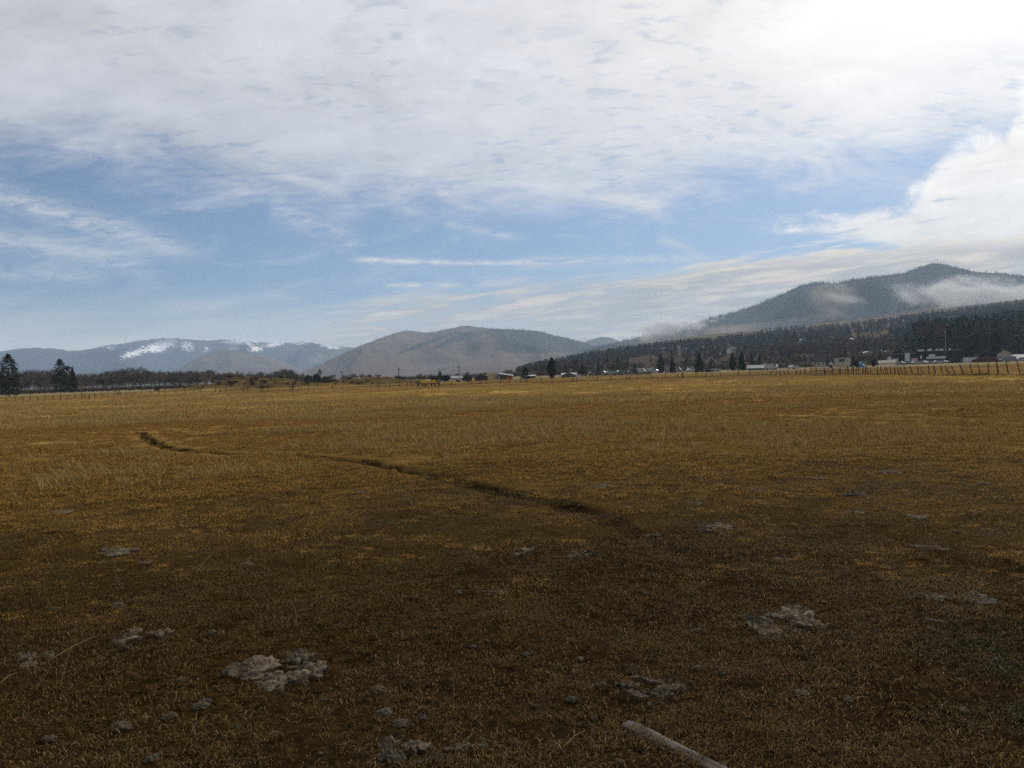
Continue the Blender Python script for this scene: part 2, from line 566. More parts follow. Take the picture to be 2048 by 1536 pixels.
def build_ground():
    a = np.concatenate([np.arange(-178, -60, 3.0), np.arange(-60, 60, 0.19), np.arange(60, 181, 3.0)])
    r = np.concatenate([[0.05], np.linspace(0.6, 2.6, 14)[:-1], 2.6 * 1.0095 ** np.arange(0, 330), 58.8 * 1.028 ** np.arange(1, 78), 500 * 1.07 ** np.arange(1, 47)])
    R, Az = np.meshgrid(r, np.radians(a), indexing='ij')
    X, Y = R * np.sin(Az), R * np.cos(Az)
    Z = macro_h(X, Y) + micro_h(X, Y)
    me = grid_mesh('ground', X, Y, Z, wrap=True)
    attr(me, 'bare', bareness(X, Y))
    attr(me, 'trail', sstep(np.hypot(X - TRAIL[0][0], Y - TRAIL[0][1]), .5, 3.0) * sstep(0.30 - seg_dist(X, Y, TRAIL) + (fbm(X / .5, Y / .5, 2, 5) - .5) * .2, 0, 0.2))
    attr(me, 'weed', sstep(1.6 - seg_dist(X, Y, WEED_LINE), 0, 1.2))
    mound = np.zeros_like(X)
    for c, (sx, sy) in ((MOUND_A, (16, 7)), (MOUND_B, (13, 7))):
        mound = np.maximum(mound, sstep(1.5 - np.hypot((X - c.x) / sx, (Y - c.y) / sy), 0, .5))
    attr(me, 'mound', mound)
    o = link('ground', me)
    tag(o, 'dry ochre pasture running from trampled dark soil to the far fences', kind='structure')

    def bd(g, co):
        x, y, z = g.xyz(co)
        D = g.m('SQRT', g.m('ADD', g.m('MULTIPLY', x, x), g.m('MULTIPLY', y, y)))
        n1, n2, n3 = g.noise(co, 0.05, 5, 0.6), g.noise(co, 0.7, 6, 0.65), g.noise(co, 14.0, 6, 0.7)
        n4 = g.noise(co, 60.0, 4, 0.7)
        mp = g.node('ShaderNodeMapping')
        g.put(mp.inputs['Vector'], co)
        mp.inputs['Rotation'].default_value = (0, 0, rad(18))
        mp.inputs['Scale'].default_value = (0.012, 0.055, 1)
        band = g.noise(mp.outputs[0], 1.0, 5, 0.6, 0.4)
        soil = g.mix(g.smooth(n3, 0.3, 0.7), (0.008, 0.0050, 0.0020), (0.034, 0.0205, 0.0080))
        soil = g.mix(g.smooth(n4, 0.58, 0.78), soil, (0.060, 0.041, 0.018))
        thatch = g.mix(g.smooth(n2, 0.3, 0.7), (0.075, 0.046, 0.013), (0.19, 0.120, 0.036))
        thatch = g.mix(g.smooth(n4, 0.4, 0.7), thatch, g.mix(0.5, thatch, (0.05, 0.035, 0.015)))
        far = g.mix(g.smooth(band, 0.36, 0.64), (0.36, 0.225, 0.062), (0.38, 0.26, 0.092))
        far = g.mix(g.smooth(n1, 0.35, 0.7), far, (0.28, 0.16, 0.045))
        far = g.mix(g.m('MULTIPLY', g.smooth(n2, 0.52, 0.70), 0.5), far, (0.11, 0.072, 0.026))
        nearc = g.mix(g.smooth(n3, .35, .7), (0.010, 0.006, 0.002), (0.048, 0.028, 0.008))  # near ground is trampled; foreground vignetting is also put into its colour
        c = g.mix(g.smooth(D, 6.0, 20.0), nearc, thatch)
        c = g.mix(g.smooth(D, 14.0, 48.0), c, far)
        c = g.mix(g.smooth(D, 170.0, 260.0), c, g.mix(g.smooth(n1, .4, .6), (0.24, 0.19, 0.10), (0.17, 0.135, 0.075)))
        c = g.mix(g.smooth(aval(g, 'bare'), 0.12, 0.75), c, soil)
        c = g.mix(g.m('MULTIPLY', aval(g, 'trail'), 0.9), c, (0.016, 0.0105, 0.005))
        c = g.mix(g.m('MULTIPLY', aval(g, 'weed'), 0.85), c, (0.055, 0.036, 0.018))
        c = g.mix(g.m('MULTIPLY', aval(g, 'mound'), 0.9), c, g.mix(g.smooth(n2, .35, .65), (0.030, 0.023, 0.012), (0.105, 0.076, 0.034)))
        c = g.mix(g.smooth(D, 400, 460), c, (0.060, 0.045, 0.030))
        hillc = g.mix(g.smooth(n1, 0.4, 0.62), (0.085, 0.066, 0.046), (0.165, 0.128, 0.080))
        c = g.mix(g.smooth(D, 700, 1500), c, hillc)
        return c, g.m('ADD', n3, g.m('MULTIPLY', n4, 0.5))
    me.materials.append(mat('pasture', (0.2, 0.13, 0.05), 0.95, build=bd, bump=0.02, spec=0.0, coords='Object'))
    return o


build_ground()


# ------------------------------------------------------------------ hills and mountains
def ridge_surface(name, prof, D, depth, relief, seed, mfn, cover, spur=900.0, na=260, nj=70, skew=0.0, back=0.6):
    px = np.array([p[0] for p in prof], float)
    zr = np.array([zat(p[0], p[1], D) for p in prof])
    azs = np.array([azel(p[0], hz(p[0]))[0] for p in prof])
    a = np.linspace(azs[0], azs[-1], na)
    # smooth interpolation of the ridge
    zi = np.interp(a, azs, zr)
    k = np.exp(-np.linspace(-2, 2, 9) ** 2)
    k /= k.sum()
    zi = np.convolve(np.pad(zi, 4, mode='edge'), k, mode='valid')
    zi = np.maximum(zi, -5)
    zi = zi + (fbm(a * 9, a * 0, 4, seed + 5) - 0.5) * relief * 0.05
    t = np.concatenate([np.linspace(0, 1, nj), 1 + np.linspace(0, 1, 12)[1:] * back])
    T, A = np.meshgrid(t, a, indexing='ij')
    ZR = np.broadcast_to(zi, T.shape)
    dd = D - depth * (1 - T)
    s = np.where(T <= 1, T ** 1.12, 1 - ((T - 1) / back) * 0.8)
    # spurs run down the slope; their lateral offset grows towards the foot
    AR = np.radians(A + skew * (1 - T))
    u = AR * D / spur
    rid = 1 - np.abs(2 * fbm(u + 0.25 * fbm(u * 2, T * 3, 2, seed + 9), T * 0.7, 3, seed, 0.45) - 1) * 1.6
    fine = fbm(u * 4, T * 6, 4, seed + 3) - 0.5
    w = np.clip(4 * T * (1 - T), 0, 1) * (T <= 1)
    Z = ZR * s + (rid - 0.55) * relief * w * np.clip(ZR / 150, 0, 1.3) + fine * relief * 0.35 * np.clip((1 - T) * 6, 0, 1) * np.clip(T * 4, 0, 1)
    # nothing on the face stands above the line of sight to the ridge
    lim = CAM_H + (ZR - CAM_H) / D * dd * 0.985
    Z = np.where(T < 0.97, np.minimum(Z, np.where(T <= 1, lim, Z)), Z) - np.where(T < 0.02, 8, 0)
    Rr = np.radians(A)
    X, Y = dd * np.sin(Rr), dd * np.cos(Rr)
    me = grid_mesh(name, X, Y, Z)
    PX = np.interp(A, azs, px)
    D2 = np.hypot(X, Y)
    PY = CY + 0 * Z
    el = np.degrees(np.arctan2(Z - CAM_H, D2))
    HZ = np.array([hz(p) for p in np.linspace(-400, 2500, 60)])
    PY = np.interp(PX, np.linspace(-400, 2500, 60), HZ) - np.tan(np.radians(el)) * F
    for k_, v in cover(PX, PY, T, rid, fine, X, Y).items():
        attr(me, k_, np.clip(v, 0, 1))
    o = link(name, me, None, mfn)
    tag(o, kind='structure')
    return o, (X, Y, Z, T, PX, PY, rid)


def land_mat(name, grass, grass2, forest, snow=None):
    def bd(g, co):
        n = g.noise(co, 0.004, 7, 0.65)
        n2 = g.noise(co, 0.03, 6, 0.7)
        c = g.mix(g.smooth(n, 0.35, 0.65), grass, grass2)
        n3 = g.noise(co, 0.011, 8, 0.72)
        fo = g.smooth(g.m('ADD', aval(g, 'forest'), g.m('ADD', g.m('MULTIPLY', g.m('SUBTRACT', n2, 0.5), 0.8), g.m('MULTIPLY', g.m('SUBTRACT', n3, 0.5), 1.5))), 0.30, 0.75)
        c = g.mix(fo, c, g.mix(g.smooth(n2, .3, .7), tuple(v * .6 for v in forest), tuple(v * 1.4 for v in forest)))
        if snow:
            sn = g.smooth(g.m('ADD', aval(g, 'snow'), g.m('MULTIPLY', g.m('SUBTRACT', g.noise(co, 0.026, 7, 0.8), 0.5), 4.8)), 0.54, 0.68)
            sn = g.m('MULTIPLY', sn, g.smooth(aval(g, 'snow'), 0.06, 0.30))
            c = g.mix(sn, c, snow)
        return c, n2
    return mat(name, grass, 0.95, build=bd, bump=3.0, spec=0.05)


def blob(PX, PY, cx, cy, rx, ry, tilt=0.0):
    x, y = PX - cx, PY - cy
    c, s = math.cos(tilt), math.sin(tilt)
    return np.exp(-(((x * c + y * s) / rx) ** 2 + ((-x * s + y * c) / ry) ** 2))


M_FAR = land_mat('far_mountain_cover', (0.13, 0.11, 0.085), (0.10, 0.09, 0.075), (0.020, 0.030, 0.038), (0.92, 0.92, 0.92))
M_GRASS = land_mat('grassy_hill_cover', (0.085, 0.064, 0.045), (0.120, 0.093, 0.065), (0.020, 0.027, 0.024))
M_RIGHT = land_mat('wooded_mountain_cover', (0.125, 0.10, 0.072), (0.16, 0.13, 0.095), (0.018, 0.024, 0.022))


def cov_far(PX, PY, T, rid, fine, X, Y):
    sn = (1.05 * blob(PX, PY, 325, 698, 34, 11, -0.25) + .85 * blob(PX, PY, 268, 712, 30, 6, -0.3) + .9 * blob(PX, PY, 378, 698, 12, 9) + 1.0 * blob(PX, PY, 480, 688, 34, 5)
          + 1.0 * blob(PX, PY, 512, 700, 14, 6) + 1.0 * blob(PX, PY, 552, 691, 22, 5, -.2) + 1.0 * blob(PX, PY, 663, 695, 22, 4, .15) + .75 * blob(PX, PY, 225, 703, 9, 4)
          + .7 * blob(PX, PY, 600, 687, 22, 5) + .55 * blob(PX, PY, 50, 703, 30, 2) + 1.0 * blob(PX, PY, 470, 700, 14, 2.5) + .6 * blob(PX, PY, 415, 703, 8, 6))
    forest = 0.95 - 0.75 * blob(PX, PY, 660, 712, 55, 12, -.3) - .4 * blob(PX, PY, 590, 700, 40, 8)
    return dict(forest=forest, snow=sn * 0.95)


def cov_left(PX, PY, T, rid, fine, X, Y):
    f = 0.18 + 0.5 * sstep(460 - PX, -20, 70) * sstep(rid, .75, .4) + .25 * (fine)
    return dict(forest=f, snow=blob(PX, PY, 470, 702, 14, 3))


def cov_mid(PX, PY, T, rid, fine, X, Y):
    f = 0.12 + 0.55 * sstep(rid, 0.42, 0.15) + 1.0 * sstep(PX, 950, 1050) * sstep(PY, 715, 692) + .35 * (fine)
    f = f + 0.75 * sstep(T, 0.93, 1.0) * sstep(PX, 830, 900) + 0.5 * blob(PX, PY, 940, 672, 60, 8, -.2) + 0.8 * blob(PX, PY, 900, 684, 45, 5, -.42) + .8 * blob(PX, PY, 850, 688, 60, 4, -.36)
    return dict(forest=f)


def cov_back(PX, PY, T, rid, fine, X, Y):
    return dict(forest=0.45 + 0.6 * (0.5 - rid))


def cov_right(PX, PY, T, rid, fine, X, Y):
    f = 0.92 + .3 * fine
    f = f - 0.95 * blob(PX, PY, 1655, 608, 38, 26, .5) - .7 * blob(PX, PY, 1700, 592, 40, 9, .45) - 0.75 * blob(PX, PY, 1560, 652, 110, 10, -0.12) - .9 * blob(PX, PY, 1360, 676, 120, 9, -.15)
    f = f - .8 * blob(PX, PY, 1800, 640, 160, 6, -.2)
    return dict(forest=f)


ridge_surface('mountain', [(-330, 715), (-200, 708), (-90, 706), (0, 703), (40, 697), (78, 695), (120, 698), (145, 702), (180, 699), (215, 691), (240, 688), (280, 683),
                           (300, 681), (330, 677), (370, 680), (420, 682), (450, 680), (480, 681), (520, 685), (560, 686), (590, 684), (612, 683), (640, 688), (665, 691), (700, 694),
                           (760, 702), (850, 720), (950, 740)], 9500, 3600, 300, 51, M_FAR, cov_far, spur=1100)
_, LEFT = ridge_surface('hill', [(300, 768), (350, 742), (380, 724), (410, 709), (440, 701), (460, 699), (480, 702), (510, 708), (545, 716), (575, 727), (600, 735), (640, 750), (690, 765)],
                        5600, 1100, 60, 63, M_GRASS, cov_left, spur=420, na=160)
_, MID = ridge_surface('hill', [(560, 762), (610, 742), (650, 725), (690, 706), (720, 692), (760, 677), (790, 667), (812, 661), (830, 662), (850, 665), (870, 664), (890, 660), (912, 655),
                                (935, 651), (955, 654), (1000, 658), (1045, 660), (1085, 664), (1125, 674), (1160, 683), (1200, 697), (1250, 715), (1320, 738)],
                       4700, 1900, 120, 77, M_GRASS, cov_mid, spur=520, na=320, nj=90)
_, BACK = ridge_surface('hill', [(1080, 735), (1130, 705), (1165, 686), (1190, 677), (1208, 673), (1225, 676), (1245, 684), (1275, 694), (1340, 720)], 6300, 900, 40, 81, M_GRASS, cov_back, spur=500, na=120)
_, RIGHT = ridge_surface('mountain', [(1120, 722), (1180, 702), (1240, 686), (1300, 672), (1360, 660), (1400, 647), (1430, 637), (1465, 628), (1500, 617), (1540, 602), (1575, 588), (1600, 577),
                                      (1625, 568), (1650, 566), (1670, 568), (1700, 563), (1740, 558), (1780, 552), (1815, 545), (1840, 535), (1862, 528), (1885, 526), (1905, 531), (1935, 539),
                                      (1960, 544), (2000, 546), (2048, 551), (2150, 560), (2300, 590), (2500, 640)], 4100, 1900, 190, 93, M_RIGHT, cov_right, spur=640, na=360, nj=110)


# ------------------------------------------------------------------ scattered plants kept as one object each
def inst_object(name, sources, pts, rots, scl, idx, label=None):
    """one object of kind stuff: copies of the source meshes at the given points (geometry nodes)"""
    coll = bpy.data.collections.new(name + '_pieces')
    for k, me in enumerate(sources):
        coll.objects.link(bpy.data.objects.new('%s_piece_%02d' % (name, k), me))
    me = bpy.data.meshes.new(name)
    me.vertices.add(len(pts))
    me.vertices.foreach_set('co', np.asarray(pts, np.float32).ravel())
    me.update()
    attr(me, 'rot', np.asarray(rots, np.float32), 'FLOAT_VECTOR')
    attr(me, 'scl', np.asarray(scl, np.float32))
    attr(me, 'idx', np.asarray(idx, np.int32), 'INT')
    o = link(name, me)
    tag(o, label, kind='stuff')
    ng = bpy.data.node_groups.new(name, 'GeometryNodeTree')
    ng.interface.new_socket('Geometry', in_out='INPUT', socket_type='NodeSocketGeometry')
    ng.interface.new_socket('Geometry', in_out='OUTPUT', socket_type='NodeSocketGeometry')
    N, L = ng.nodes, ng.links
    gi, go = N.new('NodeGroupInput'), N.new('NodeGroupOutput')
    ci = N.new('GeometryNodeCollectionInfo')
    ci.inputs['Collection'].default_value = coll
    ci.inputs['Separate Children'].default_value = True
    ci.inputs['Reset Children'].default_value = True
    ip = N.new('GeometryNodeInstanceOnPoints')
    ip.inputs['Pick Instance'].default_value = True

    def na(nm, t):
        n = N.new('GeometryNodeInputNamedAttribute')
        n.data_type = t
        n.inputs[0].default_value = nm
        return n.outputs[0]
    L.new(gi.outputs[0], ip.inputs['Points'])
    L.new(ci.outputs[0], ip.inputs['Instance'])
    L.new(na('idx', 'INT'), ip.inputs['Instance Index'])
    L.new(na('rot', 'FLOAT_VECTOR'), ip.inputs['Rotation'])
    L.new(na('scl', 'FLOAT'), ip.inputs['Scale'])
    L.new(ip.outputs[0], go.inputs[0])
    md = o.modifiers.new('scatter', 'NODES')
    md.node_group = ng
    return o


def blade_patch(name, n, size, hgt, wid, lean, curl, material, seed, tint=(0, 1), tuft=0):
    """patch of grass blades; every blade a bent strip with its own tint"""
    r = np.random.default_rng(seed)
    if tuft:
        c = (r.random((tuft, 2)) - .5) * size
        base = c[r.integers(0, tuft, n)] + r.normal(0, size * 0.06, (n, 2))
    else:
        base = (r.random((n, 2)) - .5) * size
    ang = r.random(n) * 2 * math.pi
    h = hgt * (0.4 + 0.8 * r.random(n))
    w = wid * (0.6 + 0.8 * r.random(n))
    ln = lean * (0.4 + 0.9 * r.random(n))
    dirx, diry = np.cos(ang), np.sin(ang)
    sx, sy = -diry, dirx
    V, tn = [], []
    t = np.clip(tint[0] + (tint[1] - tint[0]) * r.beta(0.9, 1.7, n), 0, 1)
    cu = curl * (0.3 + r.random(n))
    side = (r.random(n) - .5) * curl
    for k, (f, ww) in enumerate(((0.0, 1.0), (0.5, 0.8), (1.0, 0.12))):
        a = ln * f + cu * f * f
        out = h * f * np.sin(np.minimum(a, 1.75)) * 1.0
        z = h * f * np.cos(np.minimum(a, 1.62))
        cxk = base[:, 0] + dirx * out + sx * side * h * f * f
        cyk = base[:, 1] + diry * out + sy * side * h * f * f
        for sgn in (-1, 1):
            V.append(np.stack([cxk + sx * w * ww * .5 * sgn, cyk + sy * w * ww * .5 * sgn, z - 0.004], -1))
            tn.append(t)
    V = np.stack(V, 1)                        # n,6,3
    tn = np.stack(tn, 1)
    b = np.arange(n)[:, None] * 6
    q = np.concatenate([b + np.array([[0, 1, 3, 2]]), b + np.array([[2, 3, 5, 4]])], 0)
    me = bpy.data.meshes.new(name)
    me.from_pydata(V.reshape(-1, 3).tolist(), [], q.tolist())
    me.polygons.foreach_set('use_smooth', [True] * len(q))
    me.update()
    attr(me, 'tint', tn.reshape(-1))
    me.materials.append(material)
    return me


GR_NEAR = tinted('trampled_grass', (0.008, 0.0046, 0.0014), (0.185, 0.108, 0.032))  # trampled tone, darkened further to carry the dim foreground
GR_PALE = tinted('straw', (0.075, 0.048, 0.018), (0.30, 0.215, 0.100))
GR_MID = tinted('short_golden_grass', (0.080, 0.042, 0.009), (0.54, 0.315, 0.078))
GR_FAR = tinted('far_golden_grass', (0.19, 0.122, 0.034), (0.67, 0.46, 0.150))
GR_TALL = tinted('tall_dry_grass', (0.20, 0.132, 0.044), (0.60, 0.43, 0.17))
GR_GREEN = tinted('green_grass', (0.012, 0.012, 0.004), (0.070, 0.066, 0.024))


def scatter(n, r0, r1, a0, a1, keep, seed, power=1.0):
    """points over a sector of the field, thinned by keep(x, y)"""
    r = np.random.default_rng(seed)
    R = (r0 ** power + (r1 ** power - r0 ** power) * r.random(n)) ** (1 / power)
    A = np.radians(a0 + (a1 - a0) * r.random(n))
    x, y = R * np.sin(A), R * np.cos(A)
    k = r.random(n) < keep(x, y)
    x, y = x[k], y[k]
    z = macro_h(x, y) + micro_h(x, y)
    return np.stack([x, y, z], -1), r


def grass():
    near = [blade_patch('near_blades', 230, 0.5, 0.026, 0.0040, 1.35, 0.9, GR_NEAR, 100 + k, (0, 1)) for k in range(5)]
    near += [blade_patch('near_tuft', 200, 0.45, 0.042, 0.0034, 0.85, 1.0, GR_NEAR, 120 + k, (.15, 1), tuft=7) for k in range(3)]
    pts, r = scatter(19500, 1.6, 18, -66, 66, lambda x, y: (0.16 + 0.30 * (1 - bareness(x, y)) + 0.80 * sstep(fbm(x / 1.1, y / .9, 4, 77), .44, .62)) * (.15 + .85 * sstep(seg_dist(x, y, TRAIL), .15, .4)), 1, 1.7)
    n = len(pts)
    inst_object('trampled_grass', near, pts, np.stack([r.normal(0, .08, n), r.normal(0, .08, n), r.random(n) * 6.28], -1), (0.55 + 0.6 * r.random(n)) * (.7 + .8 * fbm(pts[:, 0] / 1.1, pts[:, 1] / 1.1, 3, 79)), r.integers(0, 8, n))
    lit = [blade_patch('litter', 85, 0.6, 0.040, 0.0032, 1.45, 0.7, GR_PALE, 140 + k, (0, .8)) for k in range(4)]
    pts, r = scatter(5400, 1.6, 14, -66, 66, lambda x, y: 0.25 + 0.75 * fbm(x / .8, y / .8, 3, 71), 2, 1.5)
    n = len(pts)
    inst_object('straw_litter', lit, pts, np.stack([r.normal(0, .05, n), r.normal(0, .05, n), r.random(n) * 6.28], -1), 0.6 + 0.7 * r.random(n), r.integers(0, 4, n))
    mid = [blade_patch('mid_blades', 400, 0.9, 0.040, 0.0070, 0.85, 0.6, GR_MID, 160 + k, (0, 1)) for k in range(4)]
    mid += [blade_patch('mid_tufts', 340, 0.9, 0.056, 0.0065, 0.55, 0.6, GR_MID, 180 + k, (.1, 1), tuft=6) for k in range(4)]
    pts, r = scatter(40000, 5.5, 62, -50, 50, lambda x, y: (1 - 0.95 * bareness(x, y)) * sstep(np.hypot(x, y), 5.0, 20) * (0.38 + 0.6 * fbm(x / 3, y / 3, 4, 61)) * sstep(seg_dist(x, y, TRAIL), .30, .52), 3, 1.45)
    n = len(pts)
    inst_object('short_grass', mid, pts, np.stack([r.normal(0, .05, n), r.normal(0, .05, n), r.random(n) * 6.28], -1),
                (0.75 + 0.5 * r.random(n)) * (0.55 + 0.45 * sstep(np.hypot(pts[:, 0], pts[:, 1]), 6, 22)) * (0.8 + 0.9 * np.clip(fbm(pts[:, 0] / 2.5, pts[:, 1] / 2.5, 3, 62) - .2, 0, 1)), r.integers(0, 8, n))
    tall = [blade_patch('tall_clump', 150, 0.9, 0.19, 0.0055, 0.32, 0.4, GR_TALL, 200 + k, (0, 1), tuft=5) for k in range(5)]

    def tk(x, y):
        D = np.hypot(x, y)
        return sstep(D, 14, 30) * sstep(seg_dist(x, y, TRAIL), .7, 1.1) * sstep(fbm(x / 7, y / 5, 4, 64) + 0.10 * sstep(-x / np.maximum(D, 1), -.1, .45), 0.50, 0.66)
    pts, r = scatter(19500, 11, 75, -46, 46, tk, 4, 1.35)
    n = len(pts)
    inst_object('tall_grass', tall, pts, np.stack([r.normal(0, .06, n), r.normal(0, .06, n), r.random(n) * 6.28], -1), 0.55 + 0.7 * r.random(n), r.integers(0, 5, n))
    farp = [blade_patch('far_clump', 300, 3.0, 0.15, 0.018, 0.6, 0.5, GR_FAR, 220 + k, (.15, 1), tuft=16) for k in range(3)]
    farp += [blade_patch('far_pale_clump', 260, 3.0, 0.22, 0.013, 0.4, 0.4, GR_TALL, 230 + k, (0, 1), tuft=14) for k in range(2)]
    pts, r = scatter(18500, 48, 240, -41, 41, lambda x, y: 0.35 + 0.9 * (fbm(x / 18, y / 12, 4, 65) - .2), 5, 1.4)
    n = len(pts)
    pale = fbm(pts[:, 0] / 40, pts[:, 1] / 22, 3, 66) + (r.random(n) - .5) * .25 > 0.53
    inst_object('far_field_grass', farp, pts, np.stack([r.normal(0, .03, n), r.normal(0, .03, n), r.random(n) * 6.28], -1), 0.6 + 0.7 * r.random(n),
                np.where(pale, r.integers(3, 5, n), r.integers(0, 3, n)))
    # single upright stalks
    st = [blade_patch('stalk', 5, 0.35, 0.34, 0.0035, 0.22, 0.25, GR_PALE, 240 + k, (.1, .8)) for k in range(4)]
    st += [blade_patch('stalk_clump', 26, 0.22, 0.24, 0.0035, 0.35, 0.4, GR_PALE, 250 + k, (0, .6)) for k in range(3)]

    def sk(x, y):
        D = np.hypot(x, y)
        return (0.06 + 0.9 * sstep(fbm(x / 2.2, y / 2.2, 3, 67), 0.55, 0.7)) * (0.35 + 0.65 * sstep(x, 2.0, -2.0)) * sstep(D, 5.0, 9)
    pts, r = scatter(3300, 4, 22, -50, 50, sk, 6, 1.6)
    n = len(pts)
    inst_object('dry_stalks', st, pts, np.stack([r.normal(0, .12, n), r.normal(0, .12, n), r.random(n) * 6.28], -1), 0.5 + 0.7 * r.random(n), np.where(r.random(n) < .7, r.integers(0, 4, n), r.integers(4, 7, n)))
    gr = [blade_patch('green_blades', 420, 0.5, 0.06, 0.004, 0.8, 0.7, GR_GREEN, 260 + k, (0, 1)) for k in range(3)]
    c = gp(2130, 1400)
    c2 = gp(1330, 1050)

    def gk(x, y):
        e = .38 * np.exp(-((x - c.x) / .26) ** 2 - ((y - c.y) / .8) ** 2)
        return np.clip(e, 0, 1)
    pts, r = scatter(900, 2.6, 8, 15, 44, gk, 7, 1.6)
    n = len(pts)
    inst_object('green_grass', gr, pts, np.stack([r.normal(0, .05, n), r.normal(0, .05, n), r.random(n) * 6.28], -1), 0.7 + 0.6 * r.random(n), r.integers(0, 3, n))


grass()

#PART2
# ================================================================== TREES
M_BARK = mat('bark', (0.075, 0.055, 0.042), 0.95, 0.35, 4.0, bump=0.02)
M_GREYBARK = mat('grey_bark', (0.15, 0.13, 0.11), 0.95, 0.3, 4.0)
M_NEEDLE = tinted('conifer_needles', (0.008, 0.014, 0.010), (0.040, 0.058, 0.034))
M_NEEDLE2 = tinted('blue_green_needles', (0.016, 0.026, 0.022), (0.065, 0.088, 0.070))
M_TWIG = tinted('bare_twigs', (0.050, 0.040, 0.030), (0.150, 0.120, 0.088))
M_RUST = tinted('rusty_twigs', (0.060, 0.034, 0.020), (0.155, 0.090, 0.052))
M_BUSH = tinted('dark_bush_leaves', (0.008, 0.013, 0.006), (0.038, 0.050, 0.022))
M_BRUSH = tinted('dry_brush', (0.035, 0.026, 0.017), (0.13, 0.095, 0.055))


def clumps(cen, size, tint, seed, flat=0.6, tri=3):
    """small leaf-sized faces round the given centres"""
    r = np.random.default_rng(seed)
    n = len(cen)
    V, T = [], []
    for k in range(tri):
        d1 = r.normal(0, 1, (n, 3))
        d2 = r.normal(0, 1, (n, 3))
        d1[:, 2] *= flat
        d2[:, 2] *= flat
        d1 /= np.linalg.norm(d1, axis=1)[:, None]
        d2 /= np.linalg.norm(d2, axis=1)[:, None]
        o = r.normal(0, .35, (n, 3)) * size[:, None]
        c = cen + o
        V.append(np.stack([c - d1 * size[:, None] * .6, c + d1 * size[:, None] * .6, c + d2 * size[:, None] * .9], 1))
        T.append(np.repeat(np.clip(tint + r.normal(0, .12, n), 0, 1)[:, None], 3, 1))
    V = np.concatenate(V).reshape(-1, 3)
    T = np.concatenate(T).reshape(-1)
    return V, T


def tri_mesh(name, V, T, mats, extra=None):
    """triangles (with tints) plus an optional MB of tubes using material slot 1"""
    nv = len(V)
    f = [(i, i + 1, i + 2) for i in range(0, nv, 3)]
    v = V.tolist()
    mi = [0] * len(f)
    tint = list(T)
    if extra:
        f = f + [tuple(i + nv for i in q) for q in extra.f]
        v = v + [tuple(p) for p in extra.v]
        mi += [1] * len(extra.f)
        tint += [0.3] * len(extra.v)
    me = bpy.data.meshes.new(name)
    me.from_pydata(v, [], f)
    me.polygons.foreach_set('material_index', mi)
    me.update()
    attr(me, 'tint', tint)
    for m_ in mats:
        me.materials.append(m_)
    return me


def conifer_crown(h, R, seed, n, shape='pine', bare=0.12, size=0.05):
    """clump centres of a conifer of height h: whorls of drooping boughs with gaps"""
    r = np.random.default_rng(seed)
    z = bare * h + (h - bare * h) * r.random(n) ** (0.85 if shape == 'spruce' else 0.75)
    q = (z / h - bare) / (1 - bare)
    if shape == 'spruce':
        env = (1 - q) ** 0.85 * (0.92 + .08 * np.sin(q * 40)) + 0.03
    elif shape == 'column':
        env = np.clip(np.minimum(0.8 + .3 * q, 1.5 * (1 - q) ** 0.6), 0.05, 1)
    else:
        env = np.clip(np.minimum(0.45 + 1.3 * q, 1.25 * (1 - q) ** 0.55), 0.05, 1)
    ang = r.random(n) * 6.283
    lump = 0.55 + 0.75 * vnoise(ang * 1.3 + seed, q * 9 + seed, seed)
    rr = R * env * lump * np.sqrt(0.15 + 0.85 * r.random(n))
    z2 = z - 0.18 * rr * (1 if shape == 'spruce' else .3)
    gap = vnoise(ang * 1.6 + 3 * seed, q * 9, seed + 1) > 0.30
    c = np.stack([rr * np.cos(ang), rr * np.sin(ang), z2], -1)[gap]
    tint = (0.15 + 0.6 * vnoise(ang * 2 + seed, q * 8, seed + 2))[gap]
    s = (h * size * (0.7 + 0.6 * r.random(n)) * (1.15 - .5 * q))[gap]
    return c, s, tint


def trunk_mb(h, r0, seed, lean=0.02, n=6):
    r = random.Random(seed)
    mb = MB()
    p = Vector((0, 0, -0.3))
    for k in range(4):
        q = Vector((r.uniform(-lean, lean) * h, r.uniform(-lean, lean) * h, h * (k + 1) / 4.2))
        mb.tube(p, q, r0 * (1 - k / 4.3), r0 * (1 - (k + 1) / 4.3), n)
        p = q
    return mb


def conifer_meshes(tagname, h, R, seed, n, shape, mats, size=.05, tri=3, bare=.12):
    c, s, t = conifer_crown(h, R, seed, n, shape, bare, size)
    V, T = clumps(c, s, t, seed, .55, tri)
    return V, T, trunk_mb(h, h * 0.017, seed)


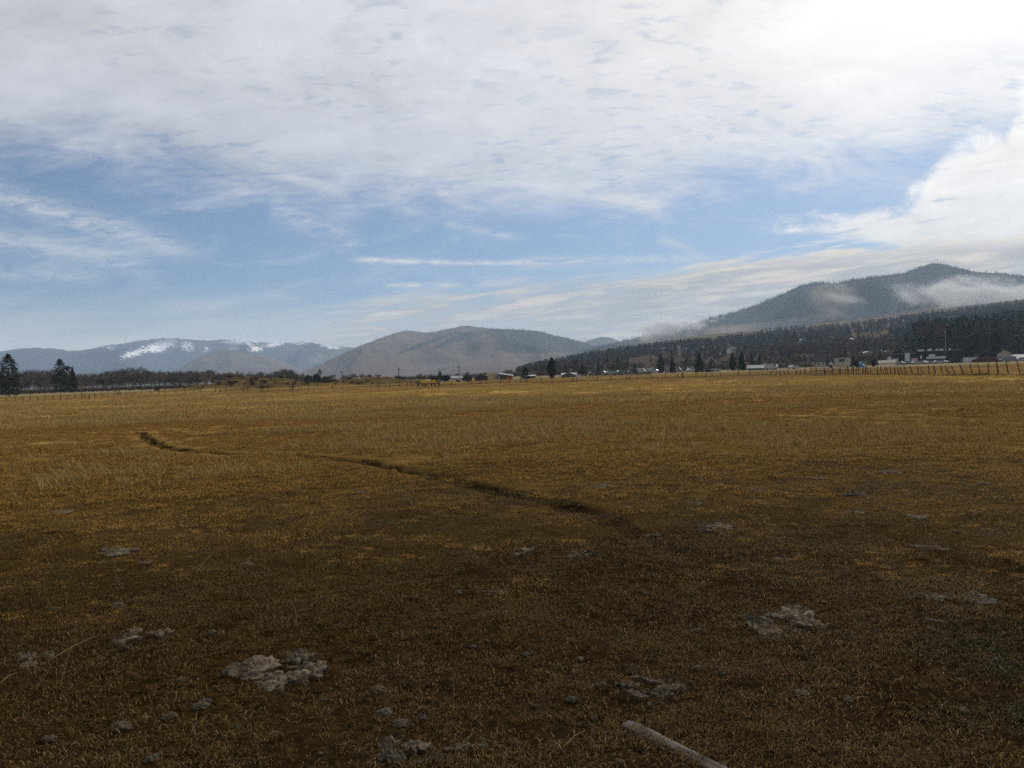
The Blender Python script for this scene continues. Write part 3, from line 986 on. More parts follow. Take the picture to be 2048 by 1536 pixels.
def bare_tree(h, seed, spread=0.35, levels=4, twig=1.0, thick=0.016, stems=1):
    """trunk tubes and a cloud of fine twigs"""
    r = random.Random(seed)
    mb = MB()
    tw = []

    def grow(p, d, L, rd, lv):
        q = p + d * L
        mb.tube(p, q, rd, rd * 0.65, 4 if lv < 2 else 3, cap=False)
        if lv >= levels - 1:
            for _ in range(int(7 * twig)):
                dd = (d + Vector((r.gauss(0, .5), r.gauss(0, .5), r.gauss(.25, .4)))).normalized()
                o = p + d * L * r.random()
                e = o + dd * L * r.uniform(.7, 1.5)
                w = h * 0.0032
                sd = dd.orthogonal().normalized() * w
                tw.extend([o - sd, o + sd, e])
                for _k in range(2):
                    m_ = o.lerp(e, r.uniform(.2, .8))
                    d3 = (dd + Vector((r.gauss(0, .6), r.gauss(0, .6), r.gauss(.1, .5)))).normalized()
                    e3 = m_ + d3 * L * r.uniform(.3, .8)
                    s3 = d3.orthogonal().normalized() * w * .7
                    tw.extend([m_ - s3, m_ + s3, e3])
            return
        k = r.randint(2, 3) + (1 if lv == 0 else 0)
        for _ in range(k):
            dd = (d * r.uniform(.7, 1.1) + Vector((r.gauss(0, spread), r.gauss(0, spread), r.gauss(.12, .12)))).normalized()
            grow(p + d * L * r.uniform(.62, 1.0), dd, L * r.uniform(.55, .82), rd * .6, lv + 1)
        if lv < 2:
            grow(q, (d + Vector((r.gauss(0, .12), r.gauss(0, .12), .1))).normalized(), L * .75, rd * .62, lv + 1)
    for k in range(stems):
        d0 = Vector((r.gauss(0, .05 if stems == 1 else .35), r.gauss(0, .05 if stems == 1 else .35), 1)).normalized()
        grow(Vector((0, 0, -0.2)), d0, h * (0.36 if stems == 1 else .3), h * thick, 0)
    V = np.array([tuple(v) for v in tw])
    top = max(V[:, 2].max(), 1e-3)
    k = h / top
    V *= k
    mb.v = [tuple(np.array(p) * k) for p in mb.v]
    T = np.repeat(np.clip(np.random.default_rng(seed).random(len(V) // 3), 0, 1), 3)
    return V, T, mb


def two_part_tree(name, loc, V, T, mb, m_leaf, m_bark, rz=0.0, **kw):
    root = empty(name, loc, rz, **kw)
    a = mb.build('trunk', m_bark, root)
    b = link('crown', tri_mesh('crown', V, T, [m_leaf]), root)
    return root, [a, b]


def ground_at(px, D, dz=0.0):
    p = at(px, D)
    p.z = ground_z(p.x, p.y) + dz
    return p


# --- the three tall conifers at the left edge
for px, D, top, hw, seed, shp, lab in (
        (18, 255, 709, 19, 5, 'column', 'tallest dark conifer standing at the far left edge behind the wire fence'),
        (121, 330, 718, 15, 8, 'column', 'ragged dark conifer with an open crown and a side limb in the left tree row'),
        (146, 335, 735, 10, 9, 'spruce', 'short pointed dark conifer beside the ragged one in the left tree row')):
    p = ground_at(px, D)
    h = zat(px, top, D) - p.z
    R = hw / F * D
    c, s, t = conifer_crown(h, R * 1.1, seed, 2300, shp, 0.05, 0.036)
    if seed == 8:
        extra = np.random.default_rng(1).normal(0, 1, (120, 3)) * (0.55, .5, .35) + (2.6, 0, h * .73)
        c, s, t = np.concatenate([c, extra]), np.concatenate([s, np.full(120, h * .04)]), np.concatenate([t, np.full(120, .4)])
    V, T = clumps(c, s, t, seed, .55, 2)
    mb = trunk_mb(h, h * .02, seed, .004)
    for k in range(24):
        z = h * (.15 + .8 * k / 24)
        a = k * 2.4
        mb.tube((0, 0, z), (R * .7 * math.cos(a) * (1.05 - k / 26), R * .7 * math.sin(a) * (1.05 - k / 26), z - .1), h * .004, h * .002, 4)
    two_part_tree('conifer', p, V, T, mb, M_NEEDLE, M_BARK, label=lab, cat='tree')

# --- the row of bare cottonwoods behind the left fence
tops = [(-60, 742), (20, 748), (40, 745), (80, 742), (110, 742), (150, 749), (200, 748), (240, 740), (290, 738), (335, 745), (400, 743), (450, 746), (520, 747), (556, 742), (570, 737), (590, 752), (640, 752),
        (700, 752), (760, 756)]
cot = []
for k in range(7):
    hgt = 13.0
    V, T, mb = bare_tree(hgt, 300 + k, .42 + .06 * (k % 3), 4, 1.5, .014, 1 + k % 3)
    cot.append((hgt, tri_mesh('crown', V, T, [M_TWIG]), mb.mesh('trunk')))
    cot[-1][2].materials.append(M_GREYBARK)
rr = random.Random(41)
px = -55.0
count = 0
while px < 604:
    for row in range(4):
        q = px + rr.uniform(-6, 6)
        D = 372 + 40 * row + rr.uniform(-18, 18)
        top = np.interp(q, [t[0] for t in tops], [t[1] for t in tops]) + rr.uniform(-5, 5) + (2, 6, -3, -5)[row]
        p = ground_at(q, D)
        h = max(5.0, zat(q, top, D) - p.z)
        hg, cm, tm = cot[rr.randrange(7)]
        root = empty('cottonwood', p, rr.uniform(0, 6.28), label='bare grey brown cottonwood in the long row behind the left wire fence', cat='tree', group='bare cottonwoods in the left tree row')
        root.scale = (h / hg * rr.uniform(1.1, 1.5),) * 2 + (h / hg,)
        link('trunk', tm, root)
        link('crown', cm, root)
        count += 1
    px += 10.0
for px, D, top, lab in ((568, 350, 735, 'bare cottonwood rising above the right end of the left tree row'), (641, 340, 733, 'lone bare tree standing above the dark shrubs right of the earth mound')):
    p = ground_at(px, D)
    h = zat(px, top, D) - p.z
    V, T, mb = bare_tree(h, px, .33, 4, 1.2, .016)
    two_part_tree('cottonwood', p, V, T, mb, M_TWIG, M_GREYBARK, label=lab, cat='tree')


# --- round and spreading trees and shrubs near the buildings
def leafy(name, px, D, top, hw, m_leaf, lab, seed, n=500, shape='round', group=None, cat='tree', size=.09):
    p = ground_at(px, D)
    h = max(1.0, zat(px, top, D) - p.z)
    R = hw / F * D
    r = np.random.default_rng(seed)
    if shape == 'round':
        u = r.normal(0, 1, (n, 3))
        u /= np.linalg.norm(u, axis=1)[:, None]
        lump = .62 + .6 * vnoise(np.arctan2(u[:, 1], u[:, 0]) * 1.5 + seed, u[:, 2] * 3 + seed, seed)
        c = u * (lump * (.45 + .55 * r.random(n) ** .5))[:, None] * np.array([R, R, h * .52]) + np.array([0, 0, h * .52])
        c[:, 2] = np.clip(c[:, 2], .05, None)
        s = np.full(n, (R + h * .5) * size * 1.6)
        t = .15 + .6 * vnoise(u[:, 0] * 2 + seed, u[:, 2] * 2 + u[:, 1], seed + 3)
        V, T = clumps(c, s, t, seed, .8, 3)
    else:
        c, s, t = conifer_crown(h, R * 1.15, seed, n, shape, .04, size * .75)
        V, T = clumps(c, s, t, seed, .55, 3)
    return two_part_tree(name, p, V, T, trunk_mb(h * .8, h * .03, seed, .01), m_leaf, M_BARK, label=lab, cat=cat, group=group)


def twiggy(name, px, D, top, hw, m_leaf, lab, seed, group=None, cat='tree', stems=4):
    p = ground_at(px, D)
    h = max(1.0, zat(px, top, D) - p.z)
    V, T, mb = bare_tree(h, seed, .55, 4, 1.0, .012, stems)
    k = hw / F * D / max(1e-3, np.abs(V[:, 0]).max())
    V = V * np.array([k, k, 1.0])
    mb.v = [(a * k, b * k, c) for a, b, c in mb.v]
    return two_part_tree(name, p, V, T, mb, m_leaf, M_BARK, label=lab, cat=cat, group=group)


leafy('conifer', 880, 270, 742, 9, M_NEEDLE, 'dark egg shaped conifer left of the white farmhouse', 11, 700, 'spruce')
leafy('bush', 868, 262, 753, 7, M_BUSH, 'low dark bush at the left foot of the egg shaped conifer', 12, 350, cat='bush')
leafy('bush', 892, 262, 751, 9, M_BUSH, 'wide dark green bush between the egg shaped conifer and the farmhouse', 13, 420, cat='bush')
leafy('bush', 934, 255, 755, 11, M_BUSH, 'dark bush between the white farmhouse and the brown barn', 14, 420, cat='bush')
leafy('bush', 960, 240, 752, 12, M_BUSH, 'dark shrub growing against the front of the brown barn', 15, 420, cat='bush')
twiggy('willow', 841, 300, 745, 17, M_RUST, 'wide rust brown leafless willow behind the yellow planter', 16)
twiggy('willow', 862, 380, 746, 12, M_TWIG, 'grey brown leafless thicket between the rust willow and the dark conifer', 17)
twiggy('willow', 915, 380, 745, 14, M_TWIG, 'grey leafless tree rising behind the white farmhouse', 18)
twiggy('willow', 936, 420, 740, 11, M_RUST, 'brown leafless tree in front of the bluish conifers', 19)
twiggy('willow', 1012, 400, 737, 16, M_RUST, 'dark brown leafless tree rising behind the two barns', 20)
twiggy('willow', 1078, 360, 740, 13, M_RUST, 'brown leafless tree between the carport and the tall pine', 21)
leafy('conifer', 1050, 250, 733, 9, M_NEEDLE, 'small dark conifer beside the left end of the white carport', 22, 600, 'spruce')
leafy('pine', 1104, 260, 715, 9, M_NEEDLE, 'tall narrow dark pine between the carport and the gabled house', 23, 900, 'pine')
leafy('conifer', 1165, 262, 730, 13, M_NEEDLE, 'broad dark conifer right of the gabled house', 24, 800, 'spruce')
leafy('conifer', 1131, 330, 731, 7, M_NEEDLE, 'dark conifer behind the roof of the gabled house', 25, 500, 'spruce')
leafy('conifer', 1196, 330, 733, 7, M_NEEDLE, 'small dark conifer above the clipped hedge', 26, 500, 'spruce')
leafy('conifer', 1270, 340, 728, 6, M_NEEDLE, 'narrow dark conifer above the row of parked vans', 27, 500, 'spruce')
leafy('conifer', 1322, 330, 711, 7, M_NEEDLE2, 'ragged tall conifer left of the smooth pointed one', 28, 600, 'pine')
leafy('conifer', 1345, 320, 716, 7, M_NEEDLE, 'smooth pointed conifer shaped like a candle flame', 29, 700, 'spruce')
leafy('conifer', 1399, 310, 706, 10, M_NEEDLE, 'largest dark conifer in the middle of the town row', 30, 900, 'spruce')
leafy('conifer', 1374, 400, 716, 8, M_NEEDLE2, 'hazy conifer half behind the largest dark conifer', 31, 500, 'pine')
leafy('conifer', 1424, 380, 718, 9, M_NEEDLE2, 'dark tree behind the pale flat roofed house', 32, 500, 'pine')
leafy('conifer', 1465, 340, 708, 7, M_NEEDLE, 'slim conifer right of the pale flat roofed house', 33, 600, 'pine')
leafy('conifer', 1484, 340, 703, 9, M_NEEDLE, 'twin topped dark conifer left of the long grey roof', 34, 700, 'spruce')
leafy('conifer', 1504, 420, 708, 7, M_NEEDLE2, 'conifer behind the left end of the long grey roof', 35, 500, 'spruce')
leafy('conifer', 1520, 420, 707, 9, M_NEEDLE2, 'full conifer behind the middle of the long grey roof', 36, 500, 'spruce')
leafy('conifer', 1706, 345, 711, 5, M_NEEDLE, 'little cone shaped conifer at the right end of the tan warehouse', 37, 500, 'spruce')
leafy('bush', 1713, 300, 722, 4, M_BUSH, 'dark rounded bush beside the blue tarpaulin stack', 38, 300, cat='bush')
leafy('bush', 1747, 310, 720, 4, M_BUSH, 'brown dark bush right of the blue tarpaulin stack', 39, 300, cat='bush')
leafy('tree', 1797, 470, 697, 9, M_BRUSH, 'olive tree above the left part of the black building', 40, 500)
leafy('bush', 617, 330, 751, 7, M_BUSH, 'dark green cedar bush right of the grassy earth mound', 42, 420, cat='bush')
leafy('bush', 634, 320, 748, 8, M_BUSH, 'dark leafy bush below the lone bare tree', 43, 420, cat='bush')
leafy('bush', 650, 330, 754, 9, M_BRUSH, 'brown thicket bush right of the lone bare tree', 44, 420, cat='bush')
for k, (px, top, D, hw) in enumerate(sorted(((612, 749, 420, 14), (665, 747, 420, 14), (690, 748, 440, 14), (706, 744, 460, 13), (728, 745, 470, 14), (745, 751, 460, 12), (775, 752, 470, 13), (802, 752, 480, 13), (820, 751, 470, 12),
                                      (952, 745, 470, 12), (972, 742, 480, 12), (1030, 741, 470, 13), (1090, 741, 470, 12), (1120, 738, 480, 12), (1185, 739, 470, 13), (1215, 736, 480, 13), (1240, 738, 470, 12), (1262, 735, 480, 13),
                                      (1290, 733, 470, 14), (1312, 730, 480, 14), (1360, 726, 470, 14), (1386, 724, 480, 12), (1412, 722, 470, 12), (1448, 720, 470, 12), (1538, 712, 480, 14), (1560, 710, 470, 14), (1585, 708, 480, 15),
                                      (1612, 706, 470, 14), (1640, 704, 480, 14), (1668, 702, 500, 14), (1735, 699, 480, 14), (1760, 701, 470, 14)))):
    twiggy('bare_tree', px, D, top, hw, M_RUST if k % 3 == 1 else M_TWIG, 'leafless brown tree in the hazy belt behind the far buildings, %s from the left' % nth(k), 500 + k, 'leafless trees in the far belt')

# --- trees of the wooded slope on the right: the largest as objects, the rest as one object
LINE = [(1040, 742), (1060, 735), (1110, 724), (1180, 712), (1240, 702), (1330, 692), (1430, 684), (1540, 668), (1640, 660), (1740, 654), (1850, 641), (2048, 622), (2200, 616)]


def slope_py(px, D):
    p = at(px, D)
    return hz(px) - (slope_h(p.x, p.y) - CAM_H) / D * F, p


pine_var, dec_var = [], []
for k in range(8):
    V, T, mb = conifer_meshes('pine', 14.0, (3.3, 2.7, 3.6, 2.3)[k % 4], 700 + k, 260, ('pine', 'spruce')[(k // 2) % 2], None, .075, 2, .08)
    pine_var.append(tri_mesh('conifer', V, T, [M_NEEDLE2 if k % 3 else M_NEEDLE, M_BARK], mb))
for k in range(5):
    V, T, mb = bare_tree(11.0, 740 + k, .5, 3, 2.2, .014, 3)
    dec_var.append(tri_mesh('bare_tree', V, T, [M_TWIG if k % 2 else M_RUST, M_BARK], mb))
cand = []
rr = random.Random(99)
for _ in range(8200):
    px = rr.uniform(1035, 2230)
    D = 500 + 1800 * rr.random() ** 0.9
    py, p = slope_py(px, D)
    lim = np.interp(px, [l[0] for l in LINE], [l[1] for l in LINE])
    if py < lim:
        continue
    cl = float(fbm(p.x / 130, p.y / 130, 3, 45))
    if cl < 0.40 and rr.random() < .85:
        continue
    if 1700 < px < 1780 and 674 < py < 686 and D > 900:          # the open golden paddock on the slope
        continue
    pine = rr.random() < np.interp(cl, [.42, .6], [.3, .8])
    h = rr.uniform(7, 13.5) if pine else rr.uniform(6, 10)
    if D < 900 and px < 1830:
        pine, h = rr.random() < .35, h * .75
    h = min(h, max(4.0, (py - lim + 10) / F * D))
    if px > 1830 and D < 800:
        pine, h = (rr.random() < .8), rr.uniform(15, 22)
    cand.append((h / D, px, D, p, pine, h))
for _ in range(900):                            # the far upper slope at the right
    px = rr.uniform(1800, 2150)
    D = rr.uniform(1300, 2280)
    py, p = slope_py(px, D)
    if py > np.interp(px, [l[0] for l in LINE], [l[1] for l in LINE]):
        cand.append((0.001, px, D, p, rr.random() < .6, rr.uniform(6, 12)))
for _ in range(120):                            # the dense stand right of the black building
    px = rr.uniform(1800, 2200)
    D = rr.uniform(500, 700)
    py, p = slope_py(px, D)
    cand.append((1, px, D, p, rr.random() < .82, rr.uniform(13, 22) * (0.75 if px < 1900 else 1.0)))
cand.sort(key=lambda c: -c[0])
n_p = n_d = 0
rest = []
for _, px, D, p, pine, h in cand:
    seen = -20 < px < 2060
    if pine and n_p < 235 and seen:
        n_p += 1
        o = link('conifer', pine_var[rr.randrange(8)])
        tag(o, 'dark conifer among many on the hazy wooded slope on the right', 'tree', 'conifers on the wooded slope')
        hh = h / 14.0
    elif not pine and n_d < 230 and seen:
        n_d += 1
        o = link('bare_tree', dec_var[rr.randrange(5)])
        tag(o, 'leafless brown tree among the conifers on the hazy wooded slope', 'tree', 'leafless trees on the wooded slope')
        hh = h / 11.0
    else:
        rest.append((p, pine, h))
        continue
    o.location = (p.x, p.y, ground_z(p.x, p.y) - .2)
    o.rotation_euler = (0, 0, rr.uniform(0, 6.28))
    o.scale = (hh * rr.uniform(.85, 1.3),) * 2 + (hh,)
P = np.array([(p.x, p.y, ground_z(p.x, p.y) - .3) for p, _, _ in rest])
n = len(P)
inst_object('slope_woodland', pine_var + dec_var, P, np.stack([np.zeros(n), np.zeros(n), RNG.random(n) * 6.28], -1), np.array([h / (14 if c else 11) for _, c, h in rest]),
            np.array([rr.randrange(8) if c else 8 + rr.randrange(5) for _, c, _ in rest]), 'distant woodland covering the slope below the right mountain')


# --- pines on the far ridges and mountain faces
def tiny_pines():
    out = []
    for k in range(4):
        V, T, mb = conifer_meshes('p', 10.0, 2.6, 800 + k, 26, ('spruce', 'pine')[k % 2], None, .16, 1, .02)
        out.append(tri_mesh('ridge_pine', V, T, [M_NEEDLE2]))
    return out


TINY = tiny_pines()


def ridge_woods(name, data, n, seed, keep, hs, label):
    X, Y, Z, T, PX, PY, rid = data
    r = np.random.default_rng(seed)
    i = r.integers(0, X.shape[0] - 1, n * 6)
    j = r.integers(0, X.shape[1] - 1, n * 6)
    fi, fj = r.random(n * 6), r.random(n * 6)

    def s(A):
        return (A[i, j] * (1 - fi) + A[i + 1, j] * fi) * (1 - fj) + (A[i, j + 1] * (1 - fi) + A[i + 1, j + 1] * fi) * fj
    k = r.random(n * 6) < keep(s(PX), s(PY), s(T), s(rid))
    P = np.stack([s(X), s(Y), s(Z) - 1.0], -1)[k][:n]
    m_ = len(P)
    inst_object(name, TINY, P, np.stack([np.zeros(m_), np.zeros(m_), r.random(m_) * 6.28], -1), hs / 10 * (.6 + .8 * r.random(m_)), r.integers(0, 4, m_), label)


ridge_woods('ridge_pines', MID, 3000, 3, lambda px, py, T, rid: (T < 1.02) * ((T > .955) * (.25 + .5 * (px > 840)) * (vnoise(px / 9, px * 0, 4) > .35) + .35 * sstep(rid, .35, .15) * (T > .5) + .3 * (px > 980) * (py < 705) * (T > .6)), 9.5, 'scattered pines along the crest of the middle hill')
ridge_woods('mountain_forest', RIGHT, 20000, 4, lambda px, py, T, rid: (T < 1.03) * np.clip(cov_right(px, py, T, rid, 0, 0, 0)['forest'] - .25, 0, 1) * (T > .3) + (T > .96) * (T < 1.02) * 1.0 * (px > 1420), 10.5, 'pine forest covering the right mountain')
ridge_woods('hilltop_pines', BACK, 160, 5, lambda px, py, T, rid: (T > .6) * (T < 1.02) * .4, 9, 'pines on the small hill behind the middle hill')

# --- low brush and weeds
brush = []
for k in range(5):
    V, T, mb = bare_tree(1.0, 850 + k, .7, 3, 1.6, .02, 5)
    brush.append(tri_mesh('brush', V * np.array([1.5, 1.5, 1]), T, [M_BRUSH, M_BARK], mb))
pts, hs = [], []
rr = random.Random(12)
for _ in range(420):                             # undergrowth below the cottonwoods
    p = ground_at(rr.uniform(-60, 612), rr.uniform(330, 420))
    pts.append(p); hs.append(rr.uniform(.6, 1.8))
for _ in range(950):                             # belt behind the farm
    p = ground_at(rr.uniform(600, 2060), rr.uniform(430, 640))
    pts.append(p); hs.append(rr.uniform(.7, 2.4))
for _ in range(110):
    c = MOUND_A if rr.random() < .5 else MOUND_B
    x, y = c.x + rr.gauss(0, 9), c.y + rr.gauss(0, 4)
    pts.append(Vector((x, y, ground_z(x, y)))); hs.append(rr.uniform(.3, 1.0))
n = len(pts)
inst_object('undergrowth', brush, [tuple(p) for p in pts], np.stack([np.zeros(n), np.zeros(n), RNG.random(n) * 6.28], -1), hs, RNG.integers(0, 5, n), 'brown undergrowth below the far trees')
weed = [blade_patch('weed', 160, 1.2, 0.30, 0.012, 0.5, 0.5, M_BRUSH, 870 + k, (0, .7), tuft=6) for k in range(3)]
pts = []
for (x0, y0), (x1, y1) in zip(WEED_LINE[:-1], WEED_LINE[1:]):
    L = math.hypot(x1 - x0, y1 - y0)
    for k in range(int(L * 2.0)):
        t = rr.random()
        x, y = x0 + (x1 - x0) * t + rr.gauss(0, .45), y0 + (y1 - y0) * t + rr.gauss(0, .45)
        pts.append((x, y, ground_z(x, y)))
n = len(pts)
inst_object('fence_weeds', weed, pts, np.stack([np.zeros(n), np.zeros(n), RNG.random(n) * 6.28], -1), .6 + .7 * RNG.random(n), RNG.integers(0, 3, n), 'dark weeds along the foot of the leaning post fence')


# ================================================================== BUILDINGS
W_BROWN = mat('brown_boards', (0.060, 0.042, 0.030), .9, .35, 2.0)
W_DARK = mat('dark_boards', (0.022, 0.020, 0.018), .9, .3, 2.0)
W_WHITE = mat('white_paint', (0.45, 0.45, 0.43), .7, .08, 1.5)
W_CREAM = mat('cream_paint', (0.62, 0.55, 0.40), .8, .15, 1.2)
W_TAN = mat('tan_siding', (0.33, 0.29, 0.23), .85, .12, 1.0)
W_GREY = mat('grey_siding', (0.26, 0.26, 0.26), .85, .12, 1.0)
W_BLACK = mat('black_cladding', (0.010, 0.011, 0.012), .7, .2, .6)
W_SUNLIT = mat('sunlit_orange_wall', (0.34, 0.115, 0.035), .8, .25, 2.0)  # warm sunlight on the barn wall, put into the colour
W_RED = mat('barn_red', (0.085, 0.024, 0.016), .9, .25, 1.5)
W_PINK = mat('pinkish_panel', (0.42, 0.30, 0.27), .8, .1, 1.0)
R_METAL = mat('galvanised_roof', (0.19, 0.195, 0.20), .45, .12, 1.5, spec=.5)
R_PALE = mat('pale_metal_roof', (0.36, 0.355, 0.34), .4, .08, 1.5, spec=.5)
R_DARK = mat('dark_shingles', (0.05, 0.047, 0.045), .9, .25, 3.0)
GLASS = mat('window_glass', (0.02, 0.025, 0.03), .12, .1, 1.0, spec=.6)
RUBBER = mat('tyre_rubber', (0.012, 0.012, 0.012), .9, .2, 3.0)
M_HAY = mat('hay', (0.45, 0.34, 0.17), .95, .3, 5.0, bump=.02)
M_TARP = mat('blue_tarpaulin', (0.030, 0.12, 0.23), .5, .12, 2.0, spec=.4)
M_PALEBLUE = mat('pale_blue_paint', (0.30, 0.42, 0.52), .7, .08, 2.0)


def building(name, px0, px1, top, base, lab, wall, roof, kind='gable', cat='house', group=None, D=None, depth=None, eave=.45, windows=0, door=False, over=.25, win_mat=None):
    """walls, roof, windows and door of a building whose outline the photograph shows"""
    pc = (px0 + px1) / 2
    D = D or dist(pc, base)
    p = ground_at(pc, D)
    w = (px1 - px0) / F * D
    h = zat(pc, top, D) - p.z
    dp = depth or w * .8
    az = math.atan2(p.x, p.y)
    root = empty(name, (p.x, p.y, p.z - .1), -az, label=lab, cat=cat, group=group)
    z1 = h * (1 - eave) if kind != 'flat' else h - .15
    mb = MB()
    mb.box(-w / 2, w / 2, -dp / 2, dp / 2, -.3, z1)
    if kind in ('gable', 'front'):
        g_ = MB()
        g_.gable(-w / 2 + .01, w / 2 - .01, -dp / 2 + .01, dp / 2 - .01, z1, h - .12, along='x' if kind == 'gable' else 'y')
        mb.raw(g_.v, g_.f)
    mb.build('wall', wall, root)
    r = MB()
    t = .12
    if kind == 'gable':
        for s in (-1, 1):
            r.raw([(-w / 2 - over, 0, h), (w / 2 + over, 0, h), (w / 2 + over, s * (dp / 2 + over), z1 - .1), (-w / 2 - over, s * (dp / 2 + over), z1 - .1),
                   (-w / 2 - over, 0, h - t), (w / 2 + over, 0, h - t), (w / 2 + over, s * (dp / 2 + over), z1 - .1 - t), (-w / 2 - over, s * (dp / 2 + over), z1 - .1 - t)],
                  [(0, 1, 2, 3), (7, 6, 5, 4), (2, 6, 7, 3), (0, 3, 7, 4), (1, 5, 6, 2)])
    elif kind == 'front':
        for s in (-1, 1):
            r.raw([(0, -dp / 2 - over, h), (0, dp / 2 + over, h), (s * (w / 2 + over), dp / 2 + over, z1 - .1), (s * (w / 2 + over), -dp / 2 - over, z1 - .1),
                   (0, -dp / 2 - over, h - t), (0, dp / 2 + over, h - t), (s * (w / 2 + over), dp / 2 + over, z1 - .1 - t), (s * (w / 2 + over), -dp / 2 - over, z1 - .1 - t)],
                  [(0, 1, 2, 3), (7, 6, 5, 4), (2, 6, 7, 3), (0, 3, 7, 4), (1, 5, 6, 2)])
    elif kind in ('left', 'right'):               # single pitch falling to that side
        a, b = (h, z1) if kind == 'right' else (z1, h)
        r.raw([(-w / 2 - over, -dp / 2 - over, a), (w / 2 + over, -dp / 2 - over, b), (w / 2 + over, dp / 2 + over, b + .3), (-w / 2 - over, dp / 2 + over, a + .3),
               (-w / 2 - over, -dp / 2 - over, a - t), (w / 2 + over, -dp / 2 - over, b - t), (w / 2 + over, dp / 2 + over, b + .3 - t), (-w / 2 - over, dp / 2 + over, a + .3 - t)],
              [(0, 1, 2, 3), (7, 6, 5, 4), (0, 4, 5, 1), (1, 5, 6, 2), (2, 6, 7, 3), (3, 7, 4, 0)])
    else:
        r.box(-w / 2 - .1, w / 2 + .1, -dp / 2 - .1, dp / 2 + .1, z1 + .003, h)
    r.build('roof', roof, root)
    for k in range(windows):
        x = -w / 2 + w * (k + .5) / windows + (w * .07 if door else 0)
        ww, wh = min(.6, w / windows * .25), min(.55, z1 * .2)
        m_ = MB()
        m_.box(x - ww, x + ww, -dp / 2 - .05, -dp / 2 + .02, z1 * .55 - wh, z1 * .55 + wh)
        wo = m_.build('window', win_mat or W_WHITE, root)
        m_ = MB()
        m_.box(x - ww * .85, x + ww * .85, -dp / 2 - .07, -dp / 2 - .04, z1 * .55 - wh * .85, z1 * .55 + wh * .85)
        m_.build('pane', GLASS, wo)
    if door:
        m_ = MB()
        m_.box(-w / 2 + w * .06, -w / 2 + w * .06 + .9, -dp / 2 - .06, -dp / 2 + .02, -.1, min(2.0, z1 * .85))
        m_.build('door', R_DARK, root)
    return root, w, h, dp, z1, D


# farm yard left of centre
b, w, h, dp, z1, D = building('barn', 949, 975, 745, 762, 'dark brown barn with a pale lit metal roof beside the stacked hay', W_BROWN, R_PALE, 'front', 'barn', depth=4.0, eave=.38)
m_ = MB(); m_.box(-w * .3, w * .05, -dp / 2 - .05, -dp / 2 + .02, -.1, z1 * .8); m_.build('door', W_DARK, b)
hay0 = ground_at(982, 262)
hay = empty('hay_stack', hay0, -math.atan2(hay0.x, hay0.y), label='tall pale stack of hay bales between the two barns', cat='hay stack')
m_ = MB(); m_.box(-.32, .32, -.45, .45, 0, .42)
bale = m_.mesh('bale'); bale.materials.append(M_HAY)
for cx in range(4):
    for cz in range(5):
        if cx == 0 and cz == 4:
            continue
        o = link('bale', bale, hay)
        o.location = (-1.05 + cx * .70, random.uniform(-.06, .06), cz * .43)
        o.rotation_euler = (0, 0, random.uniform(-.03, .03))
building('shed', 990, 998, 748, 762, 'small grey shed squeezed between the hay stack and the grey roofed barn', W_GREY, R_PALE, 'flat', 'shed', depth=2.0, D=262, windows=1)
b, w, h, dp, z1, D = building('barn', 999, 1025, 746, 761, 'dark barn with a sloping grey metal roof and an orange lit wall', W_BROWN, R_METAL, 'right', 'barn', depth=4.5, D=262, eave=.42)
m_ = MB(); m_.box(w * .02, w * .46, -dp / 2 - .06, -dp / 2 + .02, .15, z1 * .80); m_.build('door', W_SUNLIT, b, )['label'] = 'wall panel painted orange as sunlight'  # flat panel coloured as the sunlit part of the wall
b, w, h, dp, z1, D = building('house', 901, 924, 751, 762, 'white farmhouse with a small gable left of the brown barn', W_WHITE, R_METAL, 'gable', 'house', windows=3, D=300, depth=5)
m_ = MB(); m_.gable(w * .05, w * .42, -dp / 2 - 1.0, -dp / 2 + .6, h * .52, h * 1.02, along='y'); m_.box(w * .06, w * .41, -dp / 2 - .95, -dp / 2 - .003, -.2, h * .52 - .003); m_.build('porch', W_WHITE, b)
# carport
p = ground_at(1059, 275)
w = 27 / F * 275
cpt = empty('carport', (p.x, p.y, p.z - .05), -math.atan2(p.x, p.y), label='low carport with a bright white flat roof in front of the brown trees', cat='carport')
m_ = MB(); m_.raw([(-w / 2, -1.6, 1.30), (w / 2, -1.6, 1.55), (w / 2 - .3, 1.8, 2.05), (-w / 2 + .4, 1.8, 1.95), (-w / 2, -1.6, 1.2), (w / 2, -1.6, 1.45), (w / 2 - .3, 1.8, 1.95), (-w / 2 + .4, 1.8, 1.85)],
                  [(0, 1, 2, 3), (7, 6, 5, 4), (0, 4, 5, 1), (1, 5, 6, 2), (2, 6, 7, 3), (3, 7, 4, 0)]); m_.build('roof', R_PALE, cpt)
for x in (-w / 2 + .15, 0, w / 2 - .15):
    for y in (-1.5, 1.6):
        m_ = MB(); m_.tube((x, y, -.2), (x, y, 1.28 if y < 0 else 1.8), .05); m_.build('post', W_DARK, cpt)
m_ = MB(); m_.box(-w * .42, w * .42, 1.3, 1.5, -.1, 1.1); m_.build('back_wall', W_DARK, cpt)
b, w, h, dp, z1, D = building('house', 1123, 1150, 744, 757, 'brown gabled house with a grey roof beside the broad conifer', W_BROWN, R_METAL, 'front', 'house', windows=2, D=262, depth=6, eave=.5)
m_ = MB(); m_.box(w / 2 - .003, w / 2 + 1.9, -dp / 2 + .5, dp / 2 - .6, -.2, z1 * .92); m_.build('annex', W_CREAM, b)
